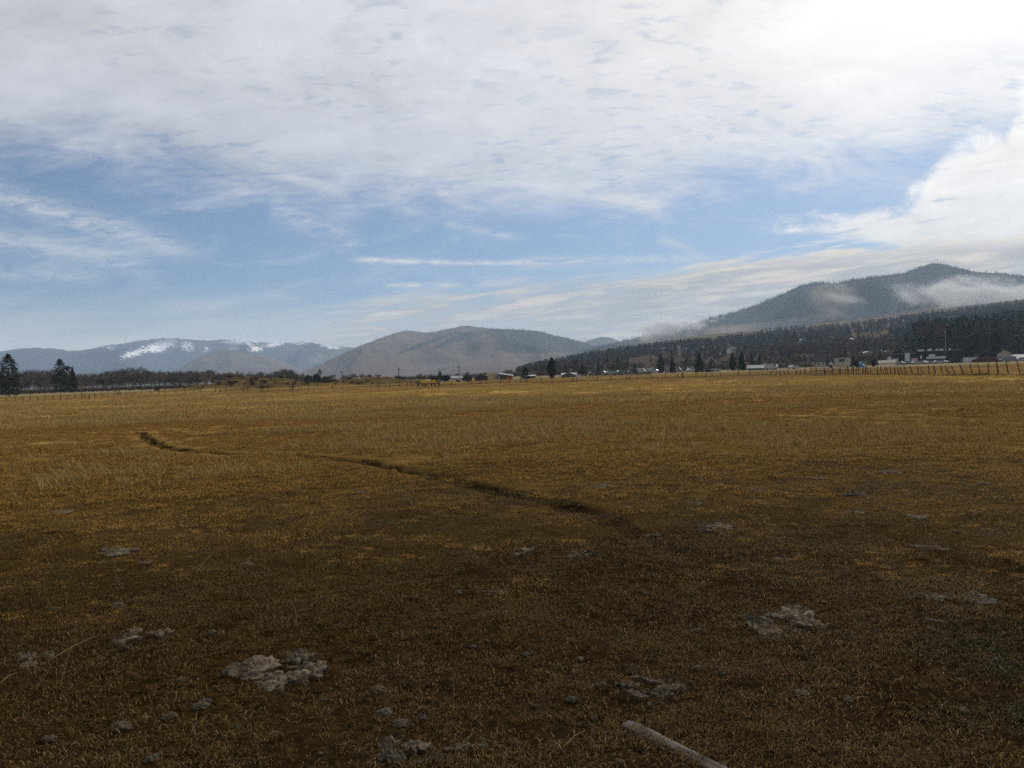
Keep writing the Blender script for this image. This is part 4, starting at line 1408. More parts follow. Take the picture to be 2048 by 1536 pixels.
m_ = MB(); m_.raw([(w / 2 - .1, -dp / 2 + .2, z1 + .35), (w / 2 + 2.2, -dp / 2 + .2, z1 * .94), (w / 2 + 2.2, dp / 2 - .3, z1 * .94), (w / 2 - .1, dp / 2 - .3, z1 + .35), (w / 2 - .1, -dp / 2 + .2, z1 + .25), (w / 2 + 2.2, -dp / 2 + .2, z1 * .94 - .1), (w / 2 + 2.2, dp / 2 - .3, z1 * .94 - .1), (w / 2 - .1, dp / 2 - .3, z1 + .25)],
                  [(0, 1, 2, 3), (7, 6, 5, 4), (0, 4, 5, 1), (1, 5, 6, 2), (2, 6, 7, 3), (3, 7, 4, 0)]); m_.build('annex_roof', R_METAL, b)
building('house', 1124, 1152, 745, 756, 'second pale roof showing behind the brown gabled house', W_WHITE, R_PALE, 'gable', 'house', D=285, depth=4, eave=.35)
cpt.scale = (1, 1, .55)
# hedge
p0, p1 = ground_at(1178, 262), ground_at(1302, 268)
V, T = [], []
r_ = np.random.default_rng(5)
n = 1500
tt = r_.random(n)
cen = np.stack([p0.x + (p1.x - p0.x) * tt, p0.y + (p1.y - p0.y) * tt + r_.normal(0, .3, n), .05 + .75 * r_.random(n)], -1)
V, T = clumps(cen, np.full(n, .16), r_.random(n) * .6, 6, .8, 2)
tag(link('hedge', tri_mesh('hedge', V, T, [M_BUSH])), 'long low dark hedge in front of the parked vans right of the gabled house', 'hedge')
# houses and sheds along the town edge
building('house', 1421, 1439, 737, 744, 'pale flat roofed house with a dark wing at its left', W_GREY, R_PALE, 'flat', 'house', D=300, windows=2, depth=4)
building('shed', 1409, 1414, 737, 744, 'narrow white shed at the foot of the largest dark conifer', W_WHITE, R_DARK, 'flat', 'shed', D=300, depth=1.2, door=True)
building('shed', 1415, 1421, 739, 745, 'small black shed between the narrow white shed and the pale house', W_BLACK, R_DARK, 'flat', 'shed', D=298, depth=1.5)
building('house', 1497, 1552, 729, 737, 'long low building with a wide grey roof in the town row', W_DARK, R_METAL, 'gable', 'building', D=340, depth=5, eave=.55, windows=5, win_mat=W_GREY)
building('shed', 1658, 1666, 721, 728, 'little white shed with a rounded roof at the left of the tan warehouse', W_WHITE, R_PALE, 'front', 'shed', D=340, depth=2, door=True)
b, w, h, dp, z1, D = building('warehouse', 1671, 1700, 715, 727, 'tan flat topped warehouse beside the little cone shaped conifer', W_TAN, W_GREY, 'flat', 'warehouse', D=370, depth=5, windows=0)
m_ = MB(); m_.box(-w * .22, w * .12, -dp / 2 - .06, -dp / 2 + .02, h * .62, h * .85); m_.build('sign_band', W_DARK, b)
building('house', 1632, 1650, 713, 722, 'dull olive walled house behind bushes left of the little white shed', W_TAN, R_DARK, 'gable', 'house', D=430, depth=4, windows=2)
building('shed', 1760, 1788, 720, 729, 'low pale yellow building left of the black building', W_CREAM, W_TAN, 'gable', 'building', D=390, depth=4, eave=.4)
# blue tarpaulin stack with a pale blue booth behind it
p = ground_at(1722, 300)
V, T = [], []
u = np.random.default_rng(3)
bm = bmesh.new()
bmesh.ops.create_icosphere(bm, subdivisions=3, radius=1.0)
for v in bm.verts:
    k = .8 + .45 * float(vnoise(v.co.x * 2.3 + 5, v.co.z * 2.3 + v.co.y, 7))
    v.co = Vector((v.co.x * 1.15 * k, v.co.y * .8 * k, max(0, v.co.z * .95 * k + .25)))
me = bpy.data.meshes.new('tarpaulin'); bm.to_mesh(me); bm.free()
o = link('tarpaulin', me, None, M_TARP); o.location = p
tag(o, 'crumpled bright blue tarpaulin over a stack at the end of the leaning post fence', 'tarpaulin')
building('booth', 1718, 1725, 721, 733, 'narrow pale blue booth standing behind the blue tarpaulin', M_PALEBLUE, M_PALEBLUE, 'front', 'booth', D=306, depth=1.0, eave=.2)

# the black building with white panels
D = 430
pB = ground_at(1848, D)
az = math.atan2(pB.x, pB.y)
blk = empty('building', pB, -az, label='long black flat roofed building with white wall panels and roof units', cat='building')
sx = D / F
tilt = math.tan(ROLL)


def bx(px):
    return (px - 1848) * sx


def bz(px, py):
    return zat(px, py, D) - pB.z


def panel(nm, px0, px1, y0, y1, m_, front=-6.0, thick=.25, pr=blk):
    b_ = MB()
    b_.box(bx(px0), bx(px1), front - thick, front - .004, max(-.1, bz((px0 + px1) / 2, y1)), bz((px0 + px1) / 2, y0))
    return b_.build(nm, m_, pr)


m_ = MB(); m_.box(bx(1788), bx(1838), -6, 8, -.3, bz(1812, 708)); m_.box(bx(1838) + .003, bx(1907), -6, 10, -.3, bz(1872, 702)); m_.build('wall', W_BLACK, blk)
m_ = MB(); m_.box(bx(1787), bx(1838) - .3, -6.2, 8.2, bz(1812, 708) + .003, bz(1812, 707.3)); m_.box(bx(1838) - .1, bx(1908), -6.2, 10.2, bz(1872, 702) + .003, bz(1872, 701.2)); m_.build('roof', W_GREY, blk)
for nm, a in (('entrance_tower', (1788, 1794.5, 713, 727.5, W_WHITE)), ('wall_panel', (1795, 1806, 717, 723.5, W_WHITE)), ('entrance_tower', (1817, 1825, 706, 722, W_WHITE)),
              ('wall_panel', (1827, 1838, 716, 721.5, W_PINK)), ('wall_panel', (1842, 1845, 711, 717.5, W_WHITE)), ('canopy', (1852, 1883, 713, 717.5, W_WHITE)),
              ('wall_panel', (1856, 1866, 708.5, 713, W_WHITE)), ('wall_panel', (1848, 1880, 717.8, 722, W_BROWN)), ('wall_panel', (1822, 1838, 721.8, 726, W_PINK))):
    panel(nm, *a[:4], a[4], thick=.9 if nm == 'canopy' else (.6 if nm == 'entrance_tower' else .25))
for px, w_, hh in ((1843, 5, 2), (1857, 3, 2.5), (1860, 1, 3.4), (1869, 1.6, 2.2), (1876, 4, 2.0), (1890, 1.4, 2.4)):
    b_ = MB(); z0 = bz(1872, 701.2); b_.box(bx(px - w_), bx(px + w_), -4.5, -2.5, z0 + .004, z0 + hh * .32); b_.build('roof_unit', W_WHITE, blk)
for k in range(7):
    b_ = MB(); x = bx(1800 + k * 15); b_.box(x - .7, x + .7, -6.10, -6.004, .7, 2.0) if not (k in (0,)) else b_.box(x - .5, x + .5, -6.10, -6.004, 0, 2.0)
    b_.build('window', GLASS, blk)
building('trailer', 1929, 1950, 714, 724, 'white box trailer parked at the left of the red barn', W_WHITE, R_PALE, 'flat', 'trailer', D=400, depth=2.5)
b, w, h, dp, z1, D = building('barn', 1951, 1998, 713, 724, 'dark red barn with a low grey gable roof at the right edge', W_RED, R_METAL, 'front', 'barn', D=400, depth=7, eave=.42)
m_ = MB(); m_.box(-w * .1, w * .12, -dp / 2 - .05, -dp / 2 + .02, -.1, z1 * .85); m_.build('door', W_BROWN, b)
building('house', 1998, 2021, 699, 722, 'tan two storey house with a front gable behind the red barn', W_TAN, R_PALE, 'front', 'house', D=440, depth=6, eave=.35, windows=2)
building('shed', 1950, 1956, 708, 716, 'small dark shed behind the white trailer', W_RED, R_DARK, 'gable', 'shed', D=450, depth=2)
building('house', 2030, 2060, 708, 721, 'dark walled house at the right picture edge beyond the fence', W_DARK, R_METAL, 'gable', 'house', D=450, depth=5, windows=2)

# far houses scattered over the slope
hrnd = random.Random(5)
hm = []
for k in range(4):
    m_ = MB()
    w, d_, h = ((9, 6, 3.0), (7, 6, 3.4), (12, 6, 2.6), (6, 5, 3.8))[k]
    m_.box(-w / 2, w / 2, -d_ / 2, d_ / 2, -2, h, 0)
    m_.gable(-w / 2 - .3, w / 2 + .3, -d_ / 2 - .3, d_ / 2 + .3, h + .01, h + 1.6, 1, along='x' if k % 2 else 'y')
    for x in (-w * .25, w * .25):
        m_.box(x - .6, x + .6, -d_ / 2 - .05, -d_ / 2 - .01, h * .35, h * .75, 2)
    me = m_.mesh('house')
    for q in ((W_WHITE, R_PALE, GLASS), (W_WHITE, R_DARK, GLASS), (W_TAN, R_PALE, GLASS), (W_WHITE, R_METAL, GLASS))[k]:
        me.materials.append(q)
    hm.append(me)
for hk, (px, py) in enumerate(sorted(((1084, 737), (1310, 706), (1319, 708), (1327, 706), (1344, 702), (1349, 703), (1356, 703), (1363, 685), (1366, 695), (1371, 706), (1413, 700), (1433, 712), (1464, 709), (1415, 697), (1520, 678),
               (1535, 682), (1546, 668), (1556, 676), (1574, 674), (1595, 695), (1606, 692), (1612, 690), (1640, 692), (1658, 677), (1668, 684), (1690, 691), (1702, 690), (1620, 720), (1764, 711), (1776, 710),
               (1735, 713), (1811, 654), (1815, 669), (1840, 661), (1850, 652), (1859, 652), (1795, 646), (1876, 660), (1943, 656), (1948, 657), (1960, 652), (1980, 650), (2006, 655), (1900, 650), (1776, 640), (1546, 659)))):
    best, bp = None, None
    for D in range(520, 2300, 20):
        q, p = slope_py(px, D)
        if best is None or abs(q - py) < best:
            best, bp, bD = abs(q - py), p, D
    o = link('house', hm[hrnd.randrange(4)])
    o.location = (bp.x, bp.y, ground_z(bp.x, bp.y) + (2.0 if bD > 800 else 0))
    o.rotation_euler = (0, 0, -math.atan2(bp.x, bp.y) + hrnd.uniform(-.6, .6))
    k = hrnd.uniform(.55, .95)
    o.scale = (k, k, k)
    tag(o, 'small pale house half hidden among the trees of the far slope, %s from the left' % nth(hk), 'house', 'houses on the wooded slope')


# ================================================================== VEHICLES, POLES
def car_meshes(kind):
    if kind == 'van':
        prof = [(-2.2, .35), (-2.2, 1.9), (-1.9, 2.05), (1.1, 2.05), (1.6, 1.25), (2.25, 1.05), (2.3, .35)]
        win = (.75, 1.45, 1.25, 1.85)
    else:
        prof = [(-2.1, .35), (-2.15, .85), (-1.75, 1.0), (-1.2, 1.42), (.35, 1.45), (1.05, .98), (2.0, .85), (2.1, .35)]
        win = (-1.1, .55, 1.0, 1.36)
    mb = MB()
    n = len(prof)
    vs = [(x, y, z) for y in (-.85, .85) for x, z in prof]
    mb.raw(vs, [tuple(range(n)), tuple(range(2 * n - 1, n - 1, -1))] + [(k, n + k, n + (k + 1) % n, (k + 1) % n) for k in range(n)])
    gl = MB()
    for y in (-.87, .85):
        gl.box(win[0], win[1], y, y + .02, win[2], win[3])
    wh = MB()
    wh.tube((0, -.1, 0), (0, .1, 0), .33, n=12)
    rim = MB()
    rim.tube((0, -.105, 0), (0, .105, 0), .18, n=10)
    return mb.mesh('body'), gl.mesh('side_window'), wh.mesh('wheel'), rim.mesh('rim')


P_WHITE = mat('white_car_paint', (0.33, 0.33, 0.33), .3, .03, 1.0, spec=.5)
P_SILVER = mat('silver_car_paint', (0.17, 0.175, 0.18), .3, .03, 1.0, spec=.5, metallic=.4)
P_DARK = mat('dark_car_paint', (0.03, 0.035, 0.045), .3, .03, 1.0, spec=.5)
CARS = {k: car_meshes(k) for k in ('van', 'car')}
for me in (x for t in CARS.values() for x in t):
    me.materials.append(GLASS if me.name.startswith('side') else RUBBER if me.name.startswith('wheel') else R_METAL if me.name.startswith('rim') else P_WHITE)
BODIES = {}
for k in CARS:
    for c, m_ in (('white', P_WHITE), ('silver', P_SILVER), ('dark', P_DARK)):
        b_ = CARS[k][0].copy(); b_.materials.clear(); b_.materials.append(m_); BODIES[k, c] = b_


def vehicle(px, D, kind, colr, lab, group, rz=0.0, s=1.0):
    p = ground_at(px, D)
    root = empty('parked_van' if kind == 'van' else 'parked_car', p, -math.atan2(p.x, p.y) + rz, label=lab, cat='van' if kind == 'van' else 'car', group=group)
    root.scale = (s,) * 3
    link('body', BODIES[kind, colr], root)
    link('side_window', CARS[kind][1], root)
    for x in (-1.35, 1.4):
        for y in (-.78, .78):
            w_ = link('wheel', CARS[kind][2], root); w_.location = (x, y, .33)
            link('rim', CARS[kind][3], w_)


for k, (px, c) in enumerate(((1786, 'white'), (1801, 'silver'), (1813, 'silver'), (1834, 'white'), (1846, 'white'), (1858, 'silver'), (1877, 'white'), (1886, 'silver'))):
    vehicle(px, 405 + (k % 3) * 4, 'car', c, 'pale car in the row before the black building, %s from the left' % nth(k), 'cars parked before the black building', (.3, -.25, .1)[k % 3])
for k, (px, c) in enumerate(((1265, 'silver'), (1281, 'white'), (1291, 'silver'), (1304, 'white'), (1311, 'white'), (1333, 'silver'), (1343, 'white'), (1353, 'silver'), (1382, 'white'), (1386, 'silver'))):
    vehicle(px, 345 + (k % 4) * 6, 'van' if k % 2 == 1 else 'car', c, ('pale van' if k % 2 == 1 else 'pale car') + ' parked below the town edge conifers, %s from the left in its line' % nth(k), 'vehicles lined up at the town edge', (.2, -.3, .8)[k % 3])
for k, (px, c) in enumerate(((1188, 'silver'), (1206, 'silver'), (1222, 'white'), (1233, 'white'), (1244, 'silver'))):
    vehicle(px, 335 + (k % 2) * 8, 'car', c, 'pale car parked behind the long low hedge, %s from the left' % nth(k), 'cars behind the hedge', (.2, -.3)[k % 2])
vehicle(1542, 325, 'van', 'white', 'white van parked before the right end of the long grey roof', None, .2)
vehicle(1587, 330, 'car', 'white', 'white car standing alone right of the long grey roof', None, .9)
vehicle(2010, 385, 'car', 'silver', 'silver car parked in front of the tan two storey house', None, .2)
vehicle(2024, 388, 'van', 'silver', 'silver van parked right of the tan two storey house', None, -.2)
vehicle(2040, 390, 'car', 'white', 'white car parked at the right picture edge beyond the fence', None, .1)

M_POLE = mat('creosoted_pole', (0.045, 0.035, 0.028), .9, .3, 2.0)
for px, top, D, lab in ((684, 741, 400, 'thin dark utility pole above the brushy earth bank left of the middle'), (798, 735, 330, 'dark utility pole left of the rust brown willow'),
                        (918, 731, 360, 'utility pole with a crossbar rising behind the white farmhouse'), (1153, 717, 300, 'tall utility pole beside the broad conifer of the gabled house'),
                        (1437, 708, 310, 'utility pole standing above the pale flat roofed house')):
    p = ground_at(px, D)
    h = zat(px, top, D) - p.z
    root = empty('utility_pole', p, -math.atan2(p.x, p.y), label=lab, cat='utility pole', group='utility poles')
    m_ = MB(); m_.tube((0, 0, -.3), (0, 0, h), .17, .12, 8); m_.build('pole', M_POLE, root)
    m_ = MB(); m_.box(-.8, .8, -.16, -.125, h - .75, h - .6); arm = m_.build('crossarm', M_POLE, root)
    for x in (-.7, 0.25, .7):
        m_ = MB(); m_.tube((x, -.14, h - .597), (x, -.14, h - .45), .05, .03, 6); m_.build('insulator', W_GREY, arm)
p = ground_at(1892, 440)
h = zat(1892, 664, 440) - p.z
root = empty('light_pole', p, -math.atan2(p.x, p.y), label='tall slim grey light pole behind the black building', cat='light pole')
m_ = MB(); m_.tube((0, 0, -.2), (0, 0, h), .13, .07, 8); m_.build('pole', W_GREY, root)
m_ = MB(); m_.box(-.45, .45, -.15, .15, h + .003, h + .2); m_.build('lamp_head', W_GREY, root)
for px, top, py, D in ((1662, 556, 566, 4100), (1880, 517, 526, 4100), (1893, 519, 528, 4100), (1870, 520, 527, 4100)):
    z0, z1 = zat(px, py + 2, D), zat(px, top, D)
    p = at(px, D)
    m_ = MB(); m_.tube((0, 0, 0), (0, 0, z1 - z0), 1.0, .5, 5)
    for k in range(3):
        m_.box(-1.2, 1.2, -.6, .6, (z1 - z0) * (.5 + .17 * k), (z1 - z0) * (.5 + .17 * k) + .8)
    o = m_.build('radio_mast', W_GREY); o.location = (p.x, p.y, z0)
    tag(o, 'thin radio mast on the lower shoulder of the right mountain' if px < 1700 else 'thin radio mast on the summit of the right mountain, %s of three' % {1870: 'leftmost', 1880: 'middle', 1893: 'rightmost'}.get(px, ''), 'radio mast', None if px < 1700 else 'masts on the summit')

# ================================================================== FENCES
M_WOOD = mat('weathered_fence_wood', (0.050, 0.038, 0.028), .95, .4, 6.0, bump=.01)
M_WIRE = mat('fence_wire', (0.10, 0.09, 0.08), .6, .2, 4.0, metallic=.5)


def post_mesh(h, r, seed, n=7):
    q = random.Random(seed)
    m_ = MB()
    prev = Vector((0, 0, -.3))
    for k in range(3):
        nx = Vector((q.uniform(-.015, .015), q.uniform(-.015, .015), h * (k + 1) / 3))
        m_.tube(prev, nx, r * (1.08 - .08 * k), r * (1 - .08 * k), n, cap=(k == 2))
        prev = nx
    me = m_.mesh('post')
    me.materials.append(M_WOOD)
    return me


# leaning posts at the right: (foot px, foot row, top px, top row)
zx, zy = 1748, 640
LEAN = [((x1 / 6.827) + zx, y1 / 6.827 + zy, x0 / 6.827 + zx, y0 / 6.827 + zy) for x0, y0, x1, y1 in (
    (40, 632, 46, 705), (92, 632, 94, 705), (138, 640, 126, 708), (172, 635, 182, 700), (216, 630, 230, 710), (278, 640, 287, 705), (318, 630, 340, 718), (352, 635, 388, 715), (410, 625, 445, 715),
    (498, 630, 518, 710), (590, 625, 604, 705), (630, 630, 658, 705), (742, 620, 753, 710), (815, 620, 840, 715), (915, 615, 932, 712), (975, 618, 1028, 735), (1062, 625, 1108, 728), (1178, 610, 1220, 732),
    (1315, 595, 1338, 722), (1418, 595, 1445, 722), (1555, 585, 1558, 715), (1676, 570, 1692, 728), (1806, 550, 1832, 728), (1958, 550, 1990, 722), (2110, 535, 2136, 718))]
LEAN = [(1697, 745.5, 1696, 732), (1702, 745.5, 1704, 733), (1707, 745, 1706, 731), (1712, 744.5, 1712, 733), (1716, 744.5, 1717, 733), (1724.5, 744, 1726, 734), (1730, 744.5, 1731, 733), (1736, 744.5, 1733, 732), (1741, 744, 1740, 734)] + LEAN
root = None
pmesh = [post_mesh(1.0, r_, k) for k, r_ in enumerate((.055, .065, .075, .06))]
feet = []
for k, (fx, fy, tx, ty) in enumerate(LEAN):
    t_ = (fx - 1697) / (2060 - 1697)
    D = 137 - 38 * t_ ** .9
    p = ground_at(fx, D)
    if root is None:
        root = empty('post_fence', p, 0, label='row of dark leaning wooden posts strung with wire along the right side of the field', cat='fence')
        base0 = p.copy()
    z = zat(tx, ty, D) - p.z
    top = at(tx, D)
    dx = (tx - fx) / F * D
    az = math.atan2(p.x, p.y)
    d = Vector((dx * math.cos(az), -dx * math.sin(az), max(.8, z)))
    o = link('post', pmesh[k % 4], root)
    o.location = p - base0
    o.rotation_euler = Vector((0, 0, 1)).rotation_difference(d.normalized()).to_euler()
    o.scale = (1, 1, d.length)
    feet.append((p - base0, d))
for hgt in (.45, .68, .9):
    m_ = MB()
    for (a, da), (b_, db) in zip(feet[:-1], feet[1:]):
        m_.tube(a + da * hgt, b_ + db * hgt, .004, n=3, cap=False)
    m_.build('wire', M_WIRE, root)
m_ = MB(); a, da = feet[12]; m_.tube(a + Vector((-.35, .1, 0)), a + da * .85, .05, .045, 6); m_.build('brace', M_WOOD, root)


def line_fence(lab, path, posts, h, r, wires, name='wire_fence', rails=(), seed=0, wob=.25, double=()):
    """fence along a row of photo feet (px, row); posts at the given px"""
    xs, ys = [q[0] for q in path], [q[1] for q in path]

    def foot(px):
        D = dist(px, np.interp(px, xs, ys))
        return ground_at(px, D)
    b0 = foot(xs[0])
    root = empty(name, b0, 0, label=lab, cat='fence')
    q = random.Random(seed)
    ms = [post_mesh(1.0, r * k, seed + j) for j, k in enumerate((.8, 1.0, 1.3))]
    for px in posts:
        p = foot(px)
        o = link('post', ms[2 if px in double else q.randrange(2)], root)
        o.location = p - b0
        o.rotation_euler = (q.gauss(0, .04), q.gauss(0, .05), 0)
        o.scale = (1, 1, h * (1 + q.uniform(-wob, wob)))
    step = [xs[0] + (xs[-1] - xs[0]) * k / 60 for k in range(61)]
    for z in wires:
        m_ = MB()
        for a, b_ in zip(step[:-1], step[1:]):
            m_.tube(foot(a) - b0 + Vector((0, 0, z)), foot(b_) - b0 + Vector((0, 0, z)), .005, n=3, cap=False)
        m_.build('wire', M_WIRE, root)
    for x0, x1, z, t in rails:
        n_ = max(1, int((x1 - x0) / 34))
        for k in range(n_):
            a, b_ = foot(x0 + (x1 - x0) * k / n_), foot(x0 + (x1 - x0) * (k + .97) / n_)
            m_ = MB(); m_.tube(a - b0 + Vector((0, 0, z + q.uniform(-.03, .03))), b_ - b0 + Vector((0, 0, z + q.uniform(-.03, .03))), t, n=4); m_.build('rail', M_WOOD, root)
    return root


line_fence('long wire fence of thin posts crossing the left side of the field', [(-20, 803), (60, 799), (135, 797), (180, 796), (240, 791), (330, 787), (400, 785.5)],
           [-6, 12, 29, 45, 60, 75, 90, 106, 120, 135, 149, 163, 169, 177, 189, 204, 208, 215, 229, 237, 241, 252, 264, 270, 282, 300, 318, 330, 352, 370, 388], .8, .05, (.35, .6), seed=3, double=(163, 177))
line_fence('long low pole fence with one dark rail running across the middle of the field', [(398, 785), (440, 785), (520, 784.5), (580, 783.5), (650, 779.5), (690, 777), (760, 775), (830, 774.3), (900, 772), (1000, 768.5), (1060, 767), (1140, 765.5), (1260, 759.5), (1370, 756.5),
            (1480, 752.5), (1590, 748.8), (1650, 746.8), (1700, 745.5)],
           [400, 430, 440, 451, 487, 495, 520, 525, 535, 580, 585, 596, 603, 616, 664, 684, 752, 757, 771, 779, 798, 814, 822, 888, 902, 943, 958, 961, 971, 1000, 1019, 1040, 1053, 1082, 1104, 1145, 1153, 1194, 1222, 1253, 1259, 1274, 1302, 1330, 1356, 1363, 1366, 1392, 1411, 1424, 1440, 1476, 1500, 1517,
            1540, 1560, 1592, 1600, 1609, 1632, 1649, 1664, 1678, 1690], .95, .06, (.75,), name='pole_fence', seed=9, rails=((398, 600, .32, .045), (600, 830, .36, .06), (430, 452, .85, .04), (880, 1060, .22, .05), (1060, 1380, .2, .045), (1380, 1700, .22, .05)),
           double=(585, 664, 757, 1145, 1253, 1259, 1363, 1366, 1411, 1476, 1592, 1609, 1649))
line_fence('faint second fence with thin posts farther back behind the pole fence on the right', [(1180, 754.5), (1260, 751), (1370, 747.5), (1480, 743), (1560, 741), (1640, 738)],
           [1186, 1200, 1218, 1240, 1262, 1285, 1300, 1315, 1330, 1345, 1356, 1371, 1385, 1393, 1404, 1415, 1425, 1440, 1455, 1470, 1484, 1498, 1512, 1520, 1535, 1546, 1560, 1575, 1590, 1610, 1630], 1.1, .06, (.5, .9), seed=21)
# corral of panels
b0 = ground_at(1634, 142)
root = empty('corral', b0, 0, label='dark corral of rail panels between the pole fence and the leaning posts', cat='corral')
prev = None
for k, (px, D) in enumerate(((1543, 160), (1552, 158), (1568, 158), (1576, 157), (1620, 152), (1632, 148), (1648, 142), (1664, 142), (1680, 146), (1695, 150))):
    p = ground_at(px, D)
    h = (1.25 if k > 3 else .8) * (1.25 if k == 7 else 1)
    o = link('post', pmesh[k % 4], root); o.location = p - b0; o.scale = (1, 1, h)
    if prev is not None and k != 4:
        for z in ((.55, .8, 1.05) if k > 4 else (.7,)):
            m_ = MB(); m_.tube(prev - b0 + Vector((0, 0, z)), p - b0 + Vector((0, 0, z)), .05, n=4); m_.build('rail', M_WOOD, root)
    prev = p

# ================================================================== YELLOW PLANTER
M_YEL = mat('yellow_paint', (0.80, 0.52, 0.04), .45, .1, 2.0, spec=.4)
M_RED = mat('rusty_red_paint', (0.20, 0.045, 0.03), .6, .2, 3.0)
M_OLIVE = mat('faded_green_paint', (0.12, 0.15, 0.08), .7, .2, 3.0)
M_STEEL = mat('dark_steel', (0.03, 0.03, 0.032), .6, .2, 3.0)
p = gp(857, 774.3)
p.z = ground_z(p.x, p.y)
pl = empty('planter', p, -math.atan2(p.x, p.y) + .15, label='old farm planter with two yellow hoppers and dark wheels standing by the pole fence', cat='farm implement')
m_ = MB(); m_.box(-1.75, 1.75, -.06, .06, .50, .62); m_.box(-1.7, 1.7, .5, .6, .48, .56)
for x in (-1.6, -.9, -.1, .6, 1.4):
    m_.box(x - .04, x + .04, .06, .5, .50, .56)
m_.build('frame', M_RED, pl)
for x in (-.75, .78):
    m_ = MB()
    a, b_ = .36, .22
    m_.raw([(x - a, -.42, 1.12), (x + a, -.42, 1.12), (x + a, .42, 1.12), (x - a, .42, 1.12), (x - b_, -.2, .64), (x + b_, -.2, .64), (x + b_, .2, .64), (x - b_, .2, .64)],
           [(0, 1, 2, 3), (4, 7, 6, 5), (0, 4, 5, 1), (1, 5, 6, 2), (2, 6, 7, 3), (3, 7, 4, 0)])
    hp = m_.build('hopper', M_YEL, pl)
    m_ = MB(); m_.box(x - a - .03, x + a + .03, -.45, .45, 1.123, 1.18); m_.build('lid', M_YEL if x < 0 else M_STEEL, hp)
for x, r_ in ((-1.68, .40), (-.95, .30), (-.55, .30), (.45, .30), (.95, .30), (1.62, .36)):
    m_ = MB()
    N_ = 16
    ring = [(math.cos(2 * math.pi * k / N_), math.sin(2 * math.pi * k / N_)) for k in range(N_)]
    for k in range(N_):
        c0, c1 = ring[k], ring[(k + 1) % N_]
        q = lambda c, y, s: (x + 0 * y + y, c[0] * r_ * s - .3, r_ + c[1] * r_ * s)
        m_.face([q(c0, -.07, 1), q(c1, -.07, 1), q(c1, .07, 1), q(c0, .07, 1)])
        m_.face([q(c0, -.07, 1), q(c0, -.07, .68), q(c1, -.07, .68), q(c1, -.07, 1)])
        m_.face([q(c0, .07, 1), q(c1, .07, 1), q(c1, .07, .68), q(c0, .07, .68)])
        m_.face([q(c0, -.07, .68), q(c0, .07, .68), q(c1, .07, .68), q(c1, -.07, .68)])
    wl = m_.build('wheel', RUBBER, pl)
    m_ = MB(); m_.tube((x - .05, -.3, r_), (x + .05, -.3, r_), r_ * .62, n=12); m_.build('rim', M_RED, wl)
    m_ = MB(); m_.box(x - .03, x + .03, -.3, .0, r_ - .03, r_ + .03); m_.box(x - .03, x + .03, -.05, .05, r_ + .033, .5); m_.build('shank', M_STEEL, pl)
for x in (-1.55, 1.62):
    m_ = MB(); m_.box(x - .17, x + .17, -.22, .22, .63, 1.14); m_.build('seed_box', M_OLIVE, pl)
m_ = MB(); m_.tube((-.2, .55, .5), (0, 2.2, .35), .05); m_.tube((.2, .55, .5), (0, 2.2, .35), .05); m_.build('drawbar', M_STEEL, pl)

# ================================================================== FOREGROUND
# weathered square post lying on the ground
M_LOG = mat('weathered_timber', (0.15, 0.135, 0.115), .95, build=lambda g, co: (lambda n, n2: (g.mix(g.smooth(n2, .58, .75), g.mix(g.smooth(n, .3, .7), (0.050, 0.043, 0.034), (0.15, 0.13, 0.106)), (0.018, 0.015, 0.012)), n))(
    g.noise(g.vm('MULTIPLY', co, (1.2, 26.0, 26.0)), 2.2, 7, .65), g.noise(g.vm('MULTIPLY', co, (2.0, 9.0, 9.0)), 1.6, 5, .6)), bump=.006)
a, b_ = gp(1254, 1444, .03), gp(1500, 1566, .03)
d = (b_ - a).normalized()
Lg = (b_ - a).length + .35
na_, nr = 60, 20
vs = []
rL = np.random.default_rng(2)
for i in range(na_ + 1):
    t = i / na_
    end = min(1.0, 0.90 + t * 8)
    for k in range(nr):
        an = 2 * math.pi * k / nr + .3
        sq = 1 / max(abs(math.cos(an)), abs(math.sin(an))) ** .9
        n_ = float(fbm(t * 9 + math.cos(an) * 1.2, math.sin(an) * 1.4 + 3, 4, 6)) - .5
        crack = -.10 if (k in (5, 6) and .1 < t < .75) else 0
        rr_ = .031 * (sq * (1 + .20 * n_ + crack)) * end
        vs.append((t * Lg + (rL.normal(0, .004) if i == 0 else 0), rr_ * math.cos(an) * 1.1, rr_ * math.sin(an)))
fs = [(i * nr + k, i * nr + (k + 1) % nr, (i + 1) * nr + (k + 1) % nr, (i + 1) * nr + k) for i in range(na_) for k in range(nr)]
fs += [tuple(range(nr - 1, -1, -1)), tuple(range(na_ * nr, na_ * nr + nr))]
me = bpy.data.meshes.new('fallen_post'); me.from_pydata(vs, [], fs); me.update()
me.polygons.foreach_set('use_smooth', [True] * len(fs))
o = link('fallen_post', me, None, M_LOG)
o.location = Vector((a.x, a.y, ground_z(a.x, a.y) + .030))
o.rotation_euler = (0.12, 0, math.atan2(d.y, d.x))
tag(o, 'weathered grey wooden post lying on the trampled ground at the bottom of the picture', 'wooden post')

# dried dung pats and clods
M_DUNG = mat('dried_dung', (0.2, 0.17, 0.12), .97, build=lambda g, co: (lambda n, n2: (g.mix(g.smooth(n2, .44, .62), g.mix(g.smooth(n, .3, .7), (0.055, 0.042, 0.026), (0.175, 0.138, 0.085)), (0.038, 0.030, 0.019)), g.m('ADD', n, n2)))(
    g.noise(co, 22.0, 7, .7), g.noise(co, 9.0, 5, .65, .8)), bump=.012)
M_DUNGD = mat('dark_dung', (0.06, 0.05, 0.035), .97, .45, 14.0, bump=.012)


